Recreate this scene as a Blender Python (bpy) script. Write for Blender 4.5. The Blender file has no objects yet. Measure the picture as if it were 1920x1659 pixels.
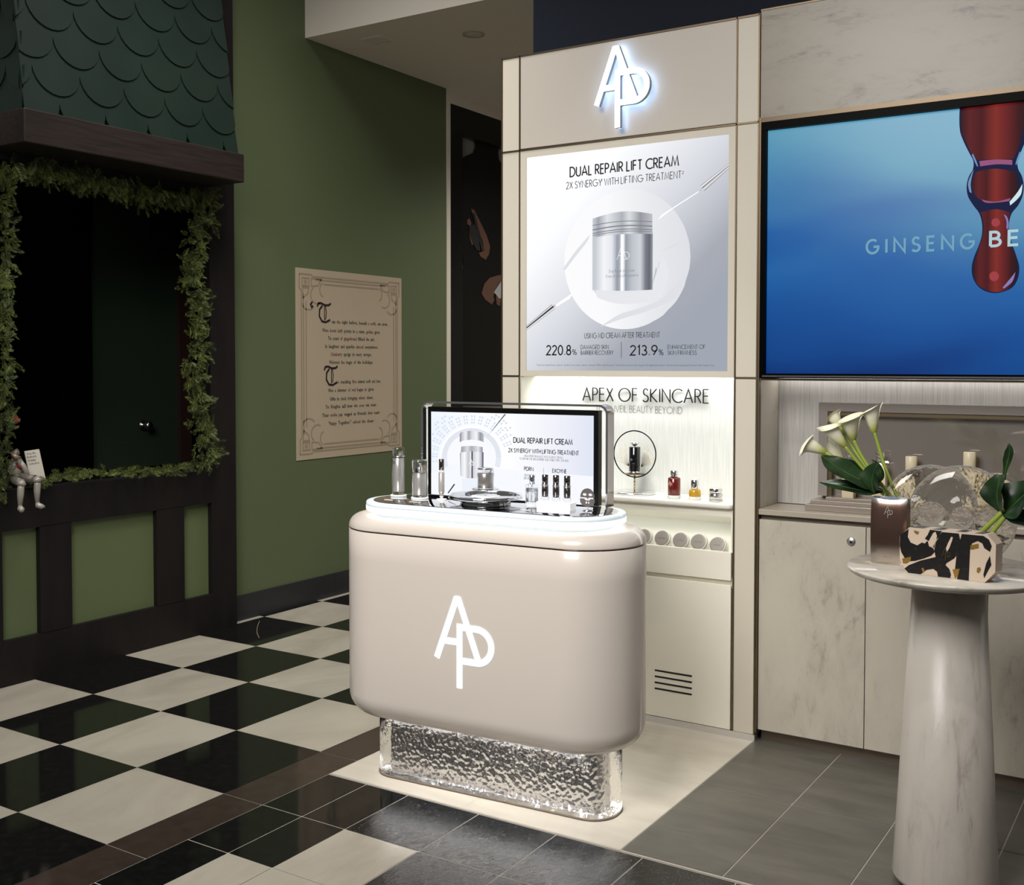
import bpy, bmesh, math, random
from mathutils import Vector, Matrix
from math import sin, cos, pi, radians as rad

S = bpy.context.scene
COL = S.collection
random.seed(7)

# ------------------------------------------------------------------ camera
FPX, CYP, YAW, PITCH, ROLL = 2069.01, 748.79, 0.567326, 0.0329237, 0.00082804
CAMP = Vector((0, 0, 1.5))
_fw = Vector((-sin(YAW) * cos(PITCH), cos(YAW) * cos(PITCH), -sin(PITCH)))
_r0 = Vector((cos(YAW), sin(YAW), 0))
_u0 = _r0.cross(_fw)
CR = _r0 * cos(ROLL) + _u0 * sin(ROLL)
CU = _u0 * cos(ROLL) - _r0 * sin(ROLL)
CF = _fw
cd = bpy.data.cameras.new('camera')
cam = bpy.data.objects.new('camera', cd)
COL.objects.link(cam)
cd.sensor_fit = 'HORIZONTAL'
cd.sensor_width = 36.0
cd.lens = 36.0 * FPX / 1920
cd.shift_y = (CYP - 829.5) / 1920
cd.clip_start = 0.05
m = Matrix((CR, CU, -CF)).transposed().to_4x4()
m.translation = CAMP
cam.matrix_world = m
S.camera = cam

# ------------------------------------------------------------------ world, view, lamps of the mall
S.view_settings.view_transform = 'Standard'
S.view_settings.look = 'None'
S.view_settings.gamma = 1
S.view_settings.use_curve_mapping = False
S.view_settings.exposure = 0.0
wd = bpy.data.worlds.new('world')
S.world = wd
wd.use_nodes = True
wd.node_tree.nodes['Background'].inputs[0].default_value = (0.97, 0.95, 0.93, 1)
wd.node_tree.nodes['Background'].inputs[1].default_value = 0.115


def lamp_area(name, loc, target, size, power, col=(1, .9, .78), size_y=None, spread=180):
    d = bpy.data.lights.new(name, 'AREA')
    d.energy = power
    d.color = col
    d.size = size
    d.spread = rad(spread)
    if size_y:
        d.shape = 'RECTANGLE'
        d.size_y = size_y
    o = bpy.data.objects.new(name, d)
    COL.objects.link(o)
    o.location = loc
    o.rotation_euler = (Vector(target) - Vector(loc)).to_track_quat('-Z', 'Y').to_euler()
    return o


def lamp_spot(name, loc, target, power, angle, blend=.5, col=(1, .9, .78), radius=.04):
    d = bpy.data.lights.new(name, 'SPOT')
    d.energy = power
    d.color = col
    d.spot_size = rad(angle)
    d.spot_blend = blend
    d.shadow_soft_size = radius
    o = bpy.data.objects.new(name, d)
    COL.objects.link(o)
    o.location = loc
    o.rotation_euler = (Vector(target) - Vector(loc)).to_track_quat('-Z', 'Y').to_euler()
    return o


# ceiling lamps of the shop, in front of and above the displays (outside the frame), plus an added fill lamp
lamp_area('ceiling_panel_lamp', (-1.7, 0.0, 3.5), (-2.1, 3.4, 0.7), 1.8, 74, (1, .97, .93), spread=110)
lamp_area('mall_ceiling_lamp', (-3.1, 3.2, 4.6), (-4.6, 4.5, 0.4), 1.2, 28, (1, .97, .91), spread=84)
lamp_area('soffit_fill_lamp', (-3.4, 7.3, 3.4), (-3.5, 7.3, 0), 1.2, 34, (1, .96, .88), spread=130)  # added fill: its bounce off the floor brightens the soffit underside
lamp_spot('tower_spot', (-2.1, 2.6, 3.6), (-2.1, 4.2, 1.3), 24, 52, .9, (1, .95, .85))
lamp_spot('tower_side_spot', (-1.6, 2.3, 3.5), (-1.85, 4.2, 0.5), 62, 36, .9, (1, .96, .86))
lamp_spot('roof_spot', (-4.5, 0.6, 3.0), (-4.72, 2.94, 2.8), 60, 22, .9, (1, .97, .85))
lamp_spot('table_spot', (-0.35, 1.75, 3.6), (-0.66, 3.3, 0.9), 34, 34, .6, (1, .95, .88), .03)
lamp_spot('table_downlight', (-0.52, 3.28, 3.4), (-0.8, 3.4, 0.8), 24, 42, .6, (1, .95, .86), .03)


# ------------------------------------------------------------------ helpers
def ray(x, y):
    return CR * ((x - 960) / FPX) - CU * ((y - CYP) / FPX) + CF


def atY(Y, x, y):
    d = ray(x, y)
    return CAMP + d * ((Y - CAMP.y) / d.y)


def atX(X, x, y):
    d = ray(x, y)
    return CAMP + d * ((X - CAMP.x) / d.x)


def atZ(Z, x, y):
    d = ray(x, y)
    return CAMP + d * ((Z - CAMP.z) / d.z)


def srgb(r, g=None, b=None):
    if g is None:
        g = b = r
    f = lambda c: ((c / 255 + .055) / 1.055) ** 2.4 if c > 10.3 else c / 255 / 12.92
    return (f(r), f(g), f(b), 1)


def mat(name, col, rough=.5, metal=0.0, spec=.5, emit=None, estr=1.0, trans=0, ior=1.45, coat=0, sheen=0, alpha=1):
    mt = bpy.data.materials.new(name)
    mt.use_nodes = True
    b = mt.node_tree.nodes['Principled BSDF']
    if len(col) == 3:
        col = (*col, 1)
    b.inputs['Base Color'].default_value = col
    b.inputs['Roughness'].default_value = rough
    b.inputs['Metallic'].default_value = metal
    b.inputs['Specular IOR Level'].default_value = spec
    b.inputs['Transmission Weight'].default_value = trans
    b.inputs['IOR'].default_value = ior
    b.inputs['Coat Weight'].default_value = coat
    b.inputs['Alpha'].default_value = alpha
    if emit:
        b.inputs['Emission Color'].default_value = emit if len(emit) == 4 else (*emit, 1)
        b.inputs['Emission Strength'].default_value = estr
    return mt


def nodes(mt):
    nt = mt.node_tree
    return nt, nt.nodes, nt.links, nt.nodes['Principled BSDF']


def ramp(N, stops, interp='LINEAR'):
    r = N.new('ShaderNodeValToRGB')
    r.color_ramp.interpolation = interp
    e = r.color_ramp.elements
    e.remove(e[1])
    for i, (p, c) in enumerate(stops):
        el = e[0] if i == 0 else e.new(p)
        el.position = p
        el.color = c if len(c) == 4 else (*c, 1)
    return r


def noise_col(mt, c1, c2, scale=3, detail=6, stretch=(1, 1, 1), lo=.35, hi=.65, bump=0, rot=(0, 0, 0), coords='Object', dist=0, rough=.6):
    nt, N, L, b = nodes(mt)
    tc = N.new('ShaderNodeTexCoord')
    mp = N.new('ShaderNodeMapping')
    mp.inputs['Scale'].default_value = stretch
    mp.inputs['Rotation'].default_value = rot
    nz = N.new('ShaderNodeTexNoise')
    nz.inputs['Scale'].default_value = scale
    nz.inputs['Detail'].default_value = detail
    nz.inputs['Roughness'].default_value = rough
    nz.inputs['Distortion'].default_value = dist
    r = ramp(N, [(lo, c1), (hi, c2)])
    L.new(tc.outputs[coords], mp.inputs[0])
    L.new(mp.outputs[0], nz.inputs['Vector'])
    L.new(nz.outputs[0], r.inputs[0])
    L.new(r.outputs[0], b.inputs['Base Color'])
    if bump:
        bp = N.new('ShaderNodeBump')
        bp.inputs['Strength'].default_value = bump
        bp.inputs['Distance'].default_value = .01
        L.new(nz.outputs[0], bp.inputs['Height'])
        L.new(bp.outputs[0], b.inputs['Normal'])
    return mt


def printed(name, stops, axis=0, strength=1.0, interp='LINEAR', diffuse=False, rot=0, scale=1):
    """a printed or backlit artwork colour that runs across the artwork's own bounds"""
    mt = mat(name, (0, 0, 0, 1), .6, spec=.2)
    nt, N, L, b = nodes(mt)
    tc = N.new('ShaderNodeTexCoord')
    mp = N.new('ShaderNodeMapping')
    mp.inputs['Rotation'].default_value = (0, rot, 0)
    sx = N.new('ShaderNodeSeparateXYZ')
    r = ramp(N, stops, interp)
    L.new(tc.outputs['Generated'], mp.inputs[0])
    L.new(mp.outputs[0], sx.inputs[0])
    L.new(sx.outputs[axis], r.inputs[0])
    if diffuse:
        L.new(r.outputs[0], b.inputs['Base Color'])
    else:
        L.new(r.outputs[0], b.inputs['Emission Color'])
        b.inputs['Emission Strength'].default_value = strength
    return mt


def bez2(pts, n=14):
    pts = [Vector(p) for p in pts]
    o = []
    for i in range(n + 1):
        q = pts[:]
        while len(q) > 1:
            q = [a.lerp(b, i / n) for a, b in zip(q, q[1:])]
        o.append(q[0])
    return o


class B:
    """collects geometry for ONE mesh"""

    def __init__(s):
        s.v, s.f, s.m, s.sm = [], [], [], []

    def add(s, vs, fs, smooth=False, mi=0):
        o = len(s.v)
        s.v += [Vector(v) for v in vs]
        s.f += [[i + o for i in f] for f in fs]
        s.m += [mi] * len(fs)
        s.sm += [smooth] * len(fs)
        return s

    def box(s, x0, x1, y0, y1, z0, z1, mi=0, bev=0):
        if bev:
            bm = bmesh.new()
            bmesh.ops.create_cube(bm, size=1)
            for v in bm.verts:
                v.co = Vector(((x0 + x1) / 2 + v.co.x * (x1 - x0), (y0 + y1) / 2 + v.co.y * (y1 - y0), (z0 + z1) / 2 + v.co.z * (z1 - z0)))
            bmesh.ops.bevel(bm, geom=bm.edges[:], offset=bev, segments=2, profile=.5, affect='EDGES')
            bm.verts.index_update()
            s.add([v.co.copy() for v in bm.verts], [[v.index for v in f.verts] for f in bm.faces], False, mi)
            bm.free()
            return s
        vs = [(x, y, z) for x in (x0, x1) for y in (y0, y1) for z in (z0, z1)]
        return s.add(vs, [(0, 1, 3, 2), (4, 6, 7, 5), (0, 4, 5, 1), (2, 3, 7, 6), (0, 2, 6, 4), (1, 5, 7, 3)], False, mi)

    def poly(s, pts, mi=0):
        return s.add(pts, [list(range(len(pts)))], False, mi)

    def prism(s, pts, d, mi=0, smooth=False):
        """polygon pts (3D) extruded by vector d"""
        n = len(pts)
        d = Vector(d)
        vs = [Vector(p) for p in pts] + [Vector(p) + d for p in pts]
        s.add(vs, [list(range(n - 1, -1, -1)), list(range(n, 2 * n))], False, mi)
        o = len(s.v) - 2 * n
        for i in range(n):
            j = (i + 1) % n
            s.f.append([o + i, o + j, o + n + j, o + n + i])
            s.m.append(mi)
            s.sm.append(smooth)
        return s

    def lathe(s, prof, c=(0, 0, 0), n=32, M=None, smooth=True, mi=0, closed=False):
        """profile [(r,z)] round z; r may be 0 at the ends"""
        vs, fs = [], []
        k = len(prof)
        for (r, z) in prof:
            for i in range(n):
                a = 2 * pi * i / n
                vs.append(Vector((r * cos(a), r * sin(a), z)))
        rng = range(k if closed else k - 1)
        for j in rng:
            j2 = (j + 1) % k
            for i in range(n):
                i2 = (i + 1) % n
                fs.append([j * n + i, j * n + i2, j2 * n + i2, j2 * n + i])
        if not closed:
            if prof[0][0] > 1e-6:
                fs.append(list(range(n - 1, -1, -1)))
            if prof[-1][0] > 1e-6:
                fs.append([(k - 1) * n + i for i in range(n)])
        if M:
            vs = [M @ v for v in vs]
        vs = [v + Vector(c) for v in vs]
        return s.add(vs, fs, smooth, mi)

    def tube(s, path, r, n=8, mi=0, cap=True, closed=False):
        path = [Vector(p) for p in path]
        k = len(path)
        rs = r if isinstance(r, (list, tuple)) else [r] * k
        vs, fs = [], []
        prev = None
        for i, p in enumerate(path):
            if closed:
                t = (path[(i + 1) % k] - path[i - 1]).normalized()
            else:
                t = (path[min(i + 1, k - 1)] - path[max(i - 1, 0)]).normalized()
            if prev is None:
                a = Vector((0, 0, 1)) if abs(t.z) < .9 else Vector((1, 0, 0))
                nn = (a - t * a.dot(t)).normalized()
            else:
                nn = (prev - t * prev.dot(t)).normalized()
            prev = nn
            bb = t.cross(nn)
            for j in range(n):
                a = 2 * pi * j / n
                vs.append(p + (nn * cos(a) + bb * sin(a)) * rs[i])
        for i in range(k if closed else k - 1):
            i2 = (i + 1) % k
            for j in range(n):
                j2 = (j + 1) % n
                fs.append([i * n + j, i * n + j2, i2 * n + j2, i2 * n + j])
        s.add(vs, fs, True, mi)
        if cap and not closed:
            o = len(s.v) - len(vs)
            s.f += [[o + j for j in range(n - 1, -1, -1)], [o + (k - 1) * n + j for j in range(n)]]
            s.m += [mi, mi]
            s.sm += [False, False]
        return s

    def loft(s, rings, smooth=True, cap=True, mi=0):
        n = len(rings[0])
        vs = [v for r in rings for v in r]
        fs = []
        for j in range(len(rings) - 1):
            for i in range(n):
                i2 = (i + 1) % n
                fs.append([j * n + i, j * n + i2, (j + 1) * n + i2, (j + 1) * n + i])
        if cap:
            fs.append(list(range(n - 1, -1, -1)))
            fs.append([(len(rings) - 1) * n + i for i in range(n)])
        return s.add(vs, fs, smooth, mi)

    def grid(s, pts, smooth=True, mi=0):
        a, b_ = len(pts), len(pts[0])
        fs = [[i * b_ + j, i * b_ + j + 1, (i + 1) * b_ + j + 1, (i + 1) * b_ + j] for i in range(a - 1) for j in range(b_ - 1)]
        return s.add([p for r in pts for p in r], fs, smooth, mi)

    def strokes(s, polys, w, f, depth=0, mi=0):
        """ribbons of width w along 2D polylines, mapped by f(x,y,d)"""
        for P in polys:
            P = [Vector(p) for p in P]
            P = [P[0]] + [b_ for a_, b_ in zip(P, P[1:]) if (a_ - b_).length > 1e-5]
            n = len(P)
            closed = n > 3 and (P[0] - P[-1]).length < 1e-6
            if closed:
                P = P[:-1]
                n -= 1
            L_, R_ = [], []
            for i in range(n):
                d1 = (P[i] - P[i - 1]).normalized() if (i or closed) else None
                d2 = (P[(i + 1) % n] - P[i]).normalized() if (i < n - 1 or closed) else None
                d1 = d1 or d2
                d2 = d2 or d1
                n1, n2 = Vector((-d1.y, d1.x)), Vector((-d2.y, d2.x))
                mm = n1 + n2
                if mm.length < 1e-4:
                    mm = n1
                mm = mm.normalized()
                k = w / 2 / max(mm.dot(n1), .42)
                L_.append(P[i] + mm * k)
                R_.append(P[i] - mm * k)
            vs = [f(p.x, p.y, 0) for p in L_] + [f(p.x, p.y, 0) for p in R_]
            rng = range(n if closed else n - 1)
            fs = [[i, (i + 1) % n, n + (i + 1) % n, n + i] for i in rng]
            if depth:
                vs += [f(p.x, p.y, depth) for p in L_] + [f(p.x, p.y, depth) for p in R_]
                for i in rng:
                    j = (i + 1) % n
                    fs += [[2 * n + i, 3 * n + i, 3 * n + j, 2 * n + j], [i, 2 * n + i, 2 * n + j, j], [n + i, n + j, 3 * n + j, 3 * n + i]]
                if not closed:
                    fs += [[0, n, 3 * n, 2 * n], [n - 1, 3 * n - 1, 4 * n - 1, 2 * n - 1]]
            s.add(vs, fs, False, mi)
        return s


WM = {}


def _mesh(name, b, mats, M):
    me = bpy.data.meshes.new(name)
    me.from_pydata([tuple(v) for v in b.v], [], b.f)
    for mt in (mats if isinstance(mats, (list, tuple)) else [mats]):
        me.materials.append(mt)
    me.polygons.foreach_set('material_index', b.m)
    me.polygons.foreach_set('use_smooth', b.sm)
    if M is not None:
        me.transform(M.inverted())
    bm = bmesh.new()
    bm.from_mesh(me)
    bmesh.ops.recalc_face_normals(bm, faces=bm.faces[:])
    bm.to_mesh(me)
    bm.free()
    me.update()
    return me


def tag(o, label, cat, group=None, kind=None):
    if label:
        o['label'] = label
    if cat:
        o['category'] = cat
    if group:
        o['group'] = group
    if kind:
        o['kind'] = kind
    return o


def thing(name, label, cat, loc=(0, 0, 0), rz=0, group=None):
    o = bpy.data.objects.new(name, None)
    COL.objects.link(o)
    o.empty_display_size = .05
    o.location = loc
    o.rotation_euler = (0, 0, rz)
    WM[o] = Matrix.Translation(loc) @ Matrix.Rotation(rz, 4, 'Z')
    return tag(o, label, cat, group)


def part(name, b, mats, parent, local=False, label=None, kind=None):
    M = WM[parent]
    o = bpy.data.objects.new(name, _mesh(name, b, mats, None if local else M))
    COL.objects.link(o)
    o.parent = parent
    WM[o] = M
    if label:
        o['label'] = label
    if kind:
        o['kind'] = kind
    return o


def single(name, b, mats, label, cat, loc=(0, 0, 0), rz=0, group=None, local=False, kind=None):
    M = Matrix.Translation(loc) @ Matrix.Rotation(rz, 4, 'Z')
    o = bpy.data.objects.new(name, _mesh(name, b, mats, None if local else M))
    COL.objects.link(o)
    o.location = loc
    o.rotation_euler = (0, 0, rz)
    WM[o] = M
    return tag(o, label, cat, group, kind)


def struct(name, b, mats, parent=None):
    if parent:
        return part(name, b, mats, parent)
    return single(name, b, mats, None, None, kind='structure')


def dup(root, loc, rz=0, label=None):
    r = root.copy()
    COL.objects.link(r)
    r.location = loc
    r.rotation_euler = (0, 0, rz)
    if label:
        r['label'] = label
    for ch in list(root.children):
        c = ch.copy()
        COL.objects.link(c)
        c.parent = r
        for g in ch.children:
            d = g.copy()
            COL.objects.link(d)
            d.parent = c
    return r


def rrect(a, b_, r, n=10):
    """rounded rectangle outline, half sizes a, b"""
    r = max(min(r, a, b_), 1e-4)
    o = []
    for sx, sy, t0 in ((1, 1, 0), (-1, 1, 90), (-1, -1, 180), (1, -1, 270)):
        for k in range(n + 1):
            t = rad(t0 + 90 * k / n)
            o.append((sx * (a - r) + r * cos(t), sy * (b_ - r) + r * sin(t)))
    return o


def slab(b, a, d, r, prof, cx=0, cy=0, n=12, smooth=True, mi=0):
    """rounded-rectangle solid; prof = [(inset, z)]"""
    return b.loft([[Vector((cx + x, cy + y, z)) for x, y in rrect(a - i, d - i, r - i, n)] for i, z in prof], smooth, True, mi)


def arc(cx, cy, rx, ry, a0, a1, n=14):
    return [(cx + rx * cos(rad(a0 + (a1 - a0) * i / n)), cy + ry * sin(rad(a0 + (a1 - a0) * i / n))) for i in range(n + 1)]


def smooth(pts, n=5):
    """closed outline through pts, rounded between them"""
    P = [Vector((p[0], p[1])) for p in pts]
    k = len(P)
    T = []
    for i in range(k):
        a, b_, c = P[i - 1], P[i], P[(i + 1) % k]
        u, v = b_ - a, c - b_
        sharp = u.length < 1e-6 or v.length < 1e-6 or u.angle(v) > .8
        T.append(Vector((0, 0)) if sharp else (u.normalized() + v.normalized()).normalized())
    o = []
    for i in range(k):
        b_, c = P[i], P[(i + 1) % k]
        l_ = (c - b_).length
        for j in range(n):
            t = j / n
            h = (2 * t ** 3 - 3 * t * t + 1, t ** 3 - 2 * t * t + t, -2 * t ** 3 + 3 * t * t, t ** 3 - t * t)
            o.append(tuple(b_ * h[0] + T[i] * l_ * h[1] + c * h[2] + T[(i + 1) % k] * l_ * h[3]))
    return o


# ------------------------------------------------------------------ geometric capitals
GL = {
    'A': (.74, [[(0, 0), (.37, 1), (.74, 0)], [(.13, .32), (.61, .32)]]),
    'B': (.48, [[(0, 0), (0, 1), (.18, 1)] + arc(.2, .76, .21, .24, 90, -90) + [(0, .52)], [(0, .52), (.2, .52)] + arc(.22, .26, .26, .26, 90, -90) + [(0, 0)]]),
    'C': (.82, [arc(.52, .5, .52, .5, 48, 312)]),
    'D': (.68, [[(0, 0), (0, 1), (.2, 1)] + arc(.2, .5, .48, .5, 90, -90) + [(0, 0)]]),
    'E': (.44, [[(.44, 1), (0, 1), (0, 0), (.44, 0)], [(0, .52), (.4, .52)]]),
    'F': (.42, [[(.42, 1), (0, 1), (0, 0)], [(0, .52), (.38, .52)]]),
    'G': (1.0, [arc(.52, .5, .52, .5, 48, 358) + [(.56, .5)]]),
    'g': (.8, [arc(.4, .5, .4, .5, 50, 340) + [(.78, .48), (.46, .48)]]),
    'H': (.64, [[(0, 0), (0, 1)], [(.64, 0), (.64, 1)], [(0, .52), (.64, .52)]]),
    'I': (.06, [[(.03, 0), (.03, 1)]]),
    'J': (.26, [[(.26, 1), (.26, .1)] + arc(.13, .05, .13, .15, 0, -150)]),
    'K': (.58, [[(0, 0), (0, 1)], [(.54, 1), (.02, .5), (.58, 0)]]),
    'L': (.4, [[(0, 1), (0, 0), (.4, 0)]]),
    'M': (.86, [[(0, 0), (.14, 1), (.43, .12), (.72, 1), (.86, 0)]]),
    'N': (.68, [[(0, 0), (0, 1), (.68, 0), (.68, 1)]]),
    'O': (1.04, [arc(.52, .5, .52, .5, 0, 360, 28)]),
    'P': (.46, [[(0, 0), (0, 1), (.18, 1)] + arc(.2, .74, .26, .26, 90, -90) + [(0, .48)]]),
    'Q': (1.04, [arc(.52, .5, .52, .5, 0, 360, 28), [(.6, .3), (.95, 0)]]),
    'R': (.5, [[(0, 0), (0, 1), (.18, 1)] + arc(.2, .74, .26, .26, 90, -90) + [(0, .48)], [(.2, .48), (.5, 0)]]),
    'S': (.48, [arc(.24, .75, .2, .25, 25, 270, 10) + arc(.22, .25, .25, .25, 90, -150, 10)]),
    'T': (.52, [[(0, 1), (.52, 1)], [(.26, 1), (.26, 0)]]),
    'U': (.58, [[(0, 1), (0, .3)] + arc(.29, .29, .29, .29, 180, 360) + [(.58, 1)]]),
    'V': (.7, [[(0, 1), (.35, 0), (.7, 1)]]),
    'W': (1.02, [[(0, 1), (.26, 0), (.51, .92), (.76, 0), (1.02, 1)]]),
    'X': (.62, [[(0, 0), (.58, 1)], [(.04, 1), (.62, 0)]]),
    'Y': (.62, [[(0, 1), (.31, .46), (.62, 1)], [(.31, .46), (.31, 0)]]),
    'Z': (.56, [[(0, 1), (.54, 1), (0, 0), (.56, 0)]]),
    '0': (.52, [arc(.26, .5, .26, .5, 0, 360, 24)]),
    '1': (.2, [[(0, .84), (.16, 1), (.16, 0)]]),
    '2': (.5, [arc(.24, .74, .24, .26, 165, -35, 10) + [(0, 0), (.5, 0)]]),
    '3': (.46, [arc(.21, .75, .2, .25, 150, -90, 10), arc(.21, .25, .25, .25, 90, -150, 10)]),
    '8': (.48, [arc(.24, .75, .2, .25, 0, 360, 18), arc(.24, .25, .24, .25, 0, 360, 18)]),
    '9': (.5, [arc(.25, .7, .25, .3, 0, 360, 18), [(.47, .58), (.16, 0)]]),
    '4': (.5, [[(.36, 0), (.36, 1), (0, .26), (.5, .26)]]),
    '%': (.76, [arc(.16, .76, .15, .22, 0, 360, 14), arc(.6, .22, .15, .22, 0, 360, 14), [(.14, 0), (.62, 1)]]),
    '.': (.08, [[(.04, 0), (.04, .09)]]),
    ',': (.08, [[(.05, .08), (.0, -.12)]]),
    '-': (.3, [[(0, .42), (.3, .42)]]),
}


def caps(text, track=.2):
    x, out = 0, []
    for ch in text:
        if ch == ' ':
            x += .34
            continue
        w, ps = GL[ch]
        out += [[(px + x, py) for px, py in p] for p in ps]
        x += w + track
    return out, x - track


def caps_line(b, text, x0, x1, z, h, weight, f, depth=0, track=.2):
    """text fitted between x0 and x1 on baseline z (own plane coordinates)"""
    ps, w = caps(text, track)
    k = (x1 - x0) / w
    b.strokes([[(x0 + px * k, z + py * h) for px, py in p] for p in ps], weight * h, f, depth)


def type_line(b, text, x0, x1, z, h, f, mi=0, bold=0):
    """small mixed-case lettering from the built-in font, fitted between x0 and x1"""
    cu = bpy.data.curves.new('t', 'FONT')
    cu.body = text
    cu.resolution_u = 1
    cu.offset = bold
    o = bpy.data.objects.new('t', cu)
    COL.objects.link(o)
    bpy.context.view_layer.update()
    me = o.to_mesh()
    vs = [v.co.copy() for v in me.vertices]
    fs = [list(p.vertices) for p in me.polygons]
    o.to_mesh_clear()
    bpy.data.objects.remove(o)
    bpy.data.curves.remove(cu)
    if not vs:
        return
    xs = [v.x for v in vs]
    a, c = min(xs), max(xs)
    k = (x1 - x0) / (c - a)
    b.add([f(x0 + (v.x - a) * k, z + v.y / .69 * h, 0) for v in vs], fs, False, mi)


# monogram: strokes on a unit height
MONO = [[(-.294, .303), (-.037, .99)], [(-.019, .99), (.247, .303)], [(-.061, .972), (.005, .972)],
        [(-.216, .503), (0, .503)],
        [(0, 0), (0, .67), (.217, .67)] + arc(.217, .4865, .1835, .1835, 90, -90, 16) + [(0, .303)]]


def mono(b, x, z, h, f, w=.063, depth=0, kx=1):
    b.strokes([[(x + px * h * kx, z + pz * h) for px, pz in p] for p in MONO], w * h, f, depth)

# ------------------------------------------------------------------ materials
M = {}
M['green'] = mat('green_wall_paint', srgb(88, 99, 69), .6)
M['green2'] = mat('green_panel_paint', srgb(92, 104, 70), .55)
M['darkwood'] = noise_col(mat('dark_stained_wood', srgb(30, 26, 26), .55, spec=.3), srgb(20, 17, 18), srgb(28, 24, 24), 6, 4, (1, 1, .2))
M['fasciawood'] = noise_col(mat('brown_stained_wood', srgb(60, 47, 44), .5, spec=.3), srgb(34, 28, 26), srgb(44, 36, 33), 8, 4, (8, .6, 8))
M['shingle'] = noise_col(mat('green_shingle_paint', srgb(34, 60, 44), .42), srgb(18, 32, 28), srgb(22, 37, 31), 3, 2)
M['black'] = mat('black_satin', srgb(14), .4)
M['blackgloss'] = mat('black_gloss', srgb(9), .3, spec=.3)
M['plaster'] = mat('white_plaster', srgb(214, 206, 194), .9, spec=.1)
M['navy'] = mat('navy_paint', srgb(38, 42, 52), .8, spec=.1)
M['skirt'] = mat('dark_grey_skirting', srgb(40, 40, 42), .45)
M['tile_w'] = noise_col(mat('white_marble_tile', srgb(205, 198, 184), .22, spec=.4), srgb(180, 173, 159), srgb(156, 149, 136), 2.2, 9, (1, .5, 1), .38, .75, dist=1.2)
M['tile_s'] = noise_col(mat('scratched_black_tile', srgb(24, 24, 25), .15), srgb(13, 13, 14), srgb(92, 92, 95), 90, 8, (1, .45, 1), .54, .78, bump=.12, dist=2.5)
M['tile_b'] = noise_col(mat('black_granite_tile', srgb(20, 20, 20), .06), srgb(18, 18, 18), srgb(28, 28, 27), 30, 5, lo=.45, hi=.8)
M['tile_br'] = noise_col(mat('brown_granite_tile', srgb(58, 48, 42), .12), srgb(52, 43, 38), srgb(62, 52, 46), 20, 4)
M['tile_g'] = noise_col(mat('grey_porcelain_tile', srgb(104, 98, 88), .4), srgb(88, 85, 78), srgb(108, 104, 95), 3, 9, (1, 4, 1), .3, .7, dist=.6)
M['tile_c'] = noise_col(mat('cream_porcelain_tile', srgb(206, 198, 182), .4), srgb(212, 205, 190), srgb(196, 188, 172), 2.5, 9, (1, 4, 1), .3, .7, dist=.6)
M['grout'] = mat('grey_grout', srgb(182, 176, 164), .8)
M['beige'] = mat('beige_lacquer', srgb(208, 201, 186), .42, spec=.4)
M['beige2'] = mat('warm_pearl_panel', srgb(196, 188, 178), .38, spec=.45)
M['white'] = mat('white_lacquer', srgb(232, 230, 220), .4)
M['ivory'] = mat('ivory_lacquer', srgb(238, 234, 220), .45)
M['chrome'] = mat('polished_chrome', (.82, .82, .84), .06, 1)
M['silver'] = mat('brushed_silver', (.72, .72, .73), .22, 1)
M['bronze'] = mat('bronze_metal', srgb(112, 98, 80), .42, 1)
M['gold'] = mat('pale_gold_metal', srgb(212, 190, 140), .2, 1)
M['dark'] = mat('dark_recess', srgb(30, 27, 24), .7)
M['led'] = mat('white_light_strip', (1, 1, 1), .5, emit=(1, .98, .94), estr=3)
M['pearl'] = mat('pearl_beige_paint', srgb(221, 211, 201), .3, spec=.5, coat=.25)
M['ink'] = mat('black_ink', srgb(16, 17, 20), .5)
M['ink2'] = mat('grey_ink', srgb(70, 72, 78), .5)
M['glow'] = mat('lit_white_sign', (1, 1, 1), .5, emit=(1, 1, 1), estr=2.2)
M['glass'] = mat('clear_glass', (1, 1, 1), .01, trans=1, ior=1.45)
M['acryl'] = mat('clear_acrylic', (1, 1, 1), .03, trans=1, ior=1.3)
M['mirror'] = mat('tinted_mirror', (.55, .54, .53), .03, 1)
M['foliage'] = noise_col(mat('cedar_green', srgb(96, 106, 44), .6), srgb(42, 54, 22), srgb(92, 102, 44), 14, 3)
M['leaf'] = noise_col(mat('glossy_dark_leaf', srgb(24, 48, 22), .3), srgb(18, 38, 19), srgb(38, 64, 30), 14, 3)
M['midrib'] = mat('leaf_midrib', srgb(58, 88, 44), .4)
M['stem'] = mat('pale_green_stem', srgb(142, 160, 64), .4)


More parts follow.
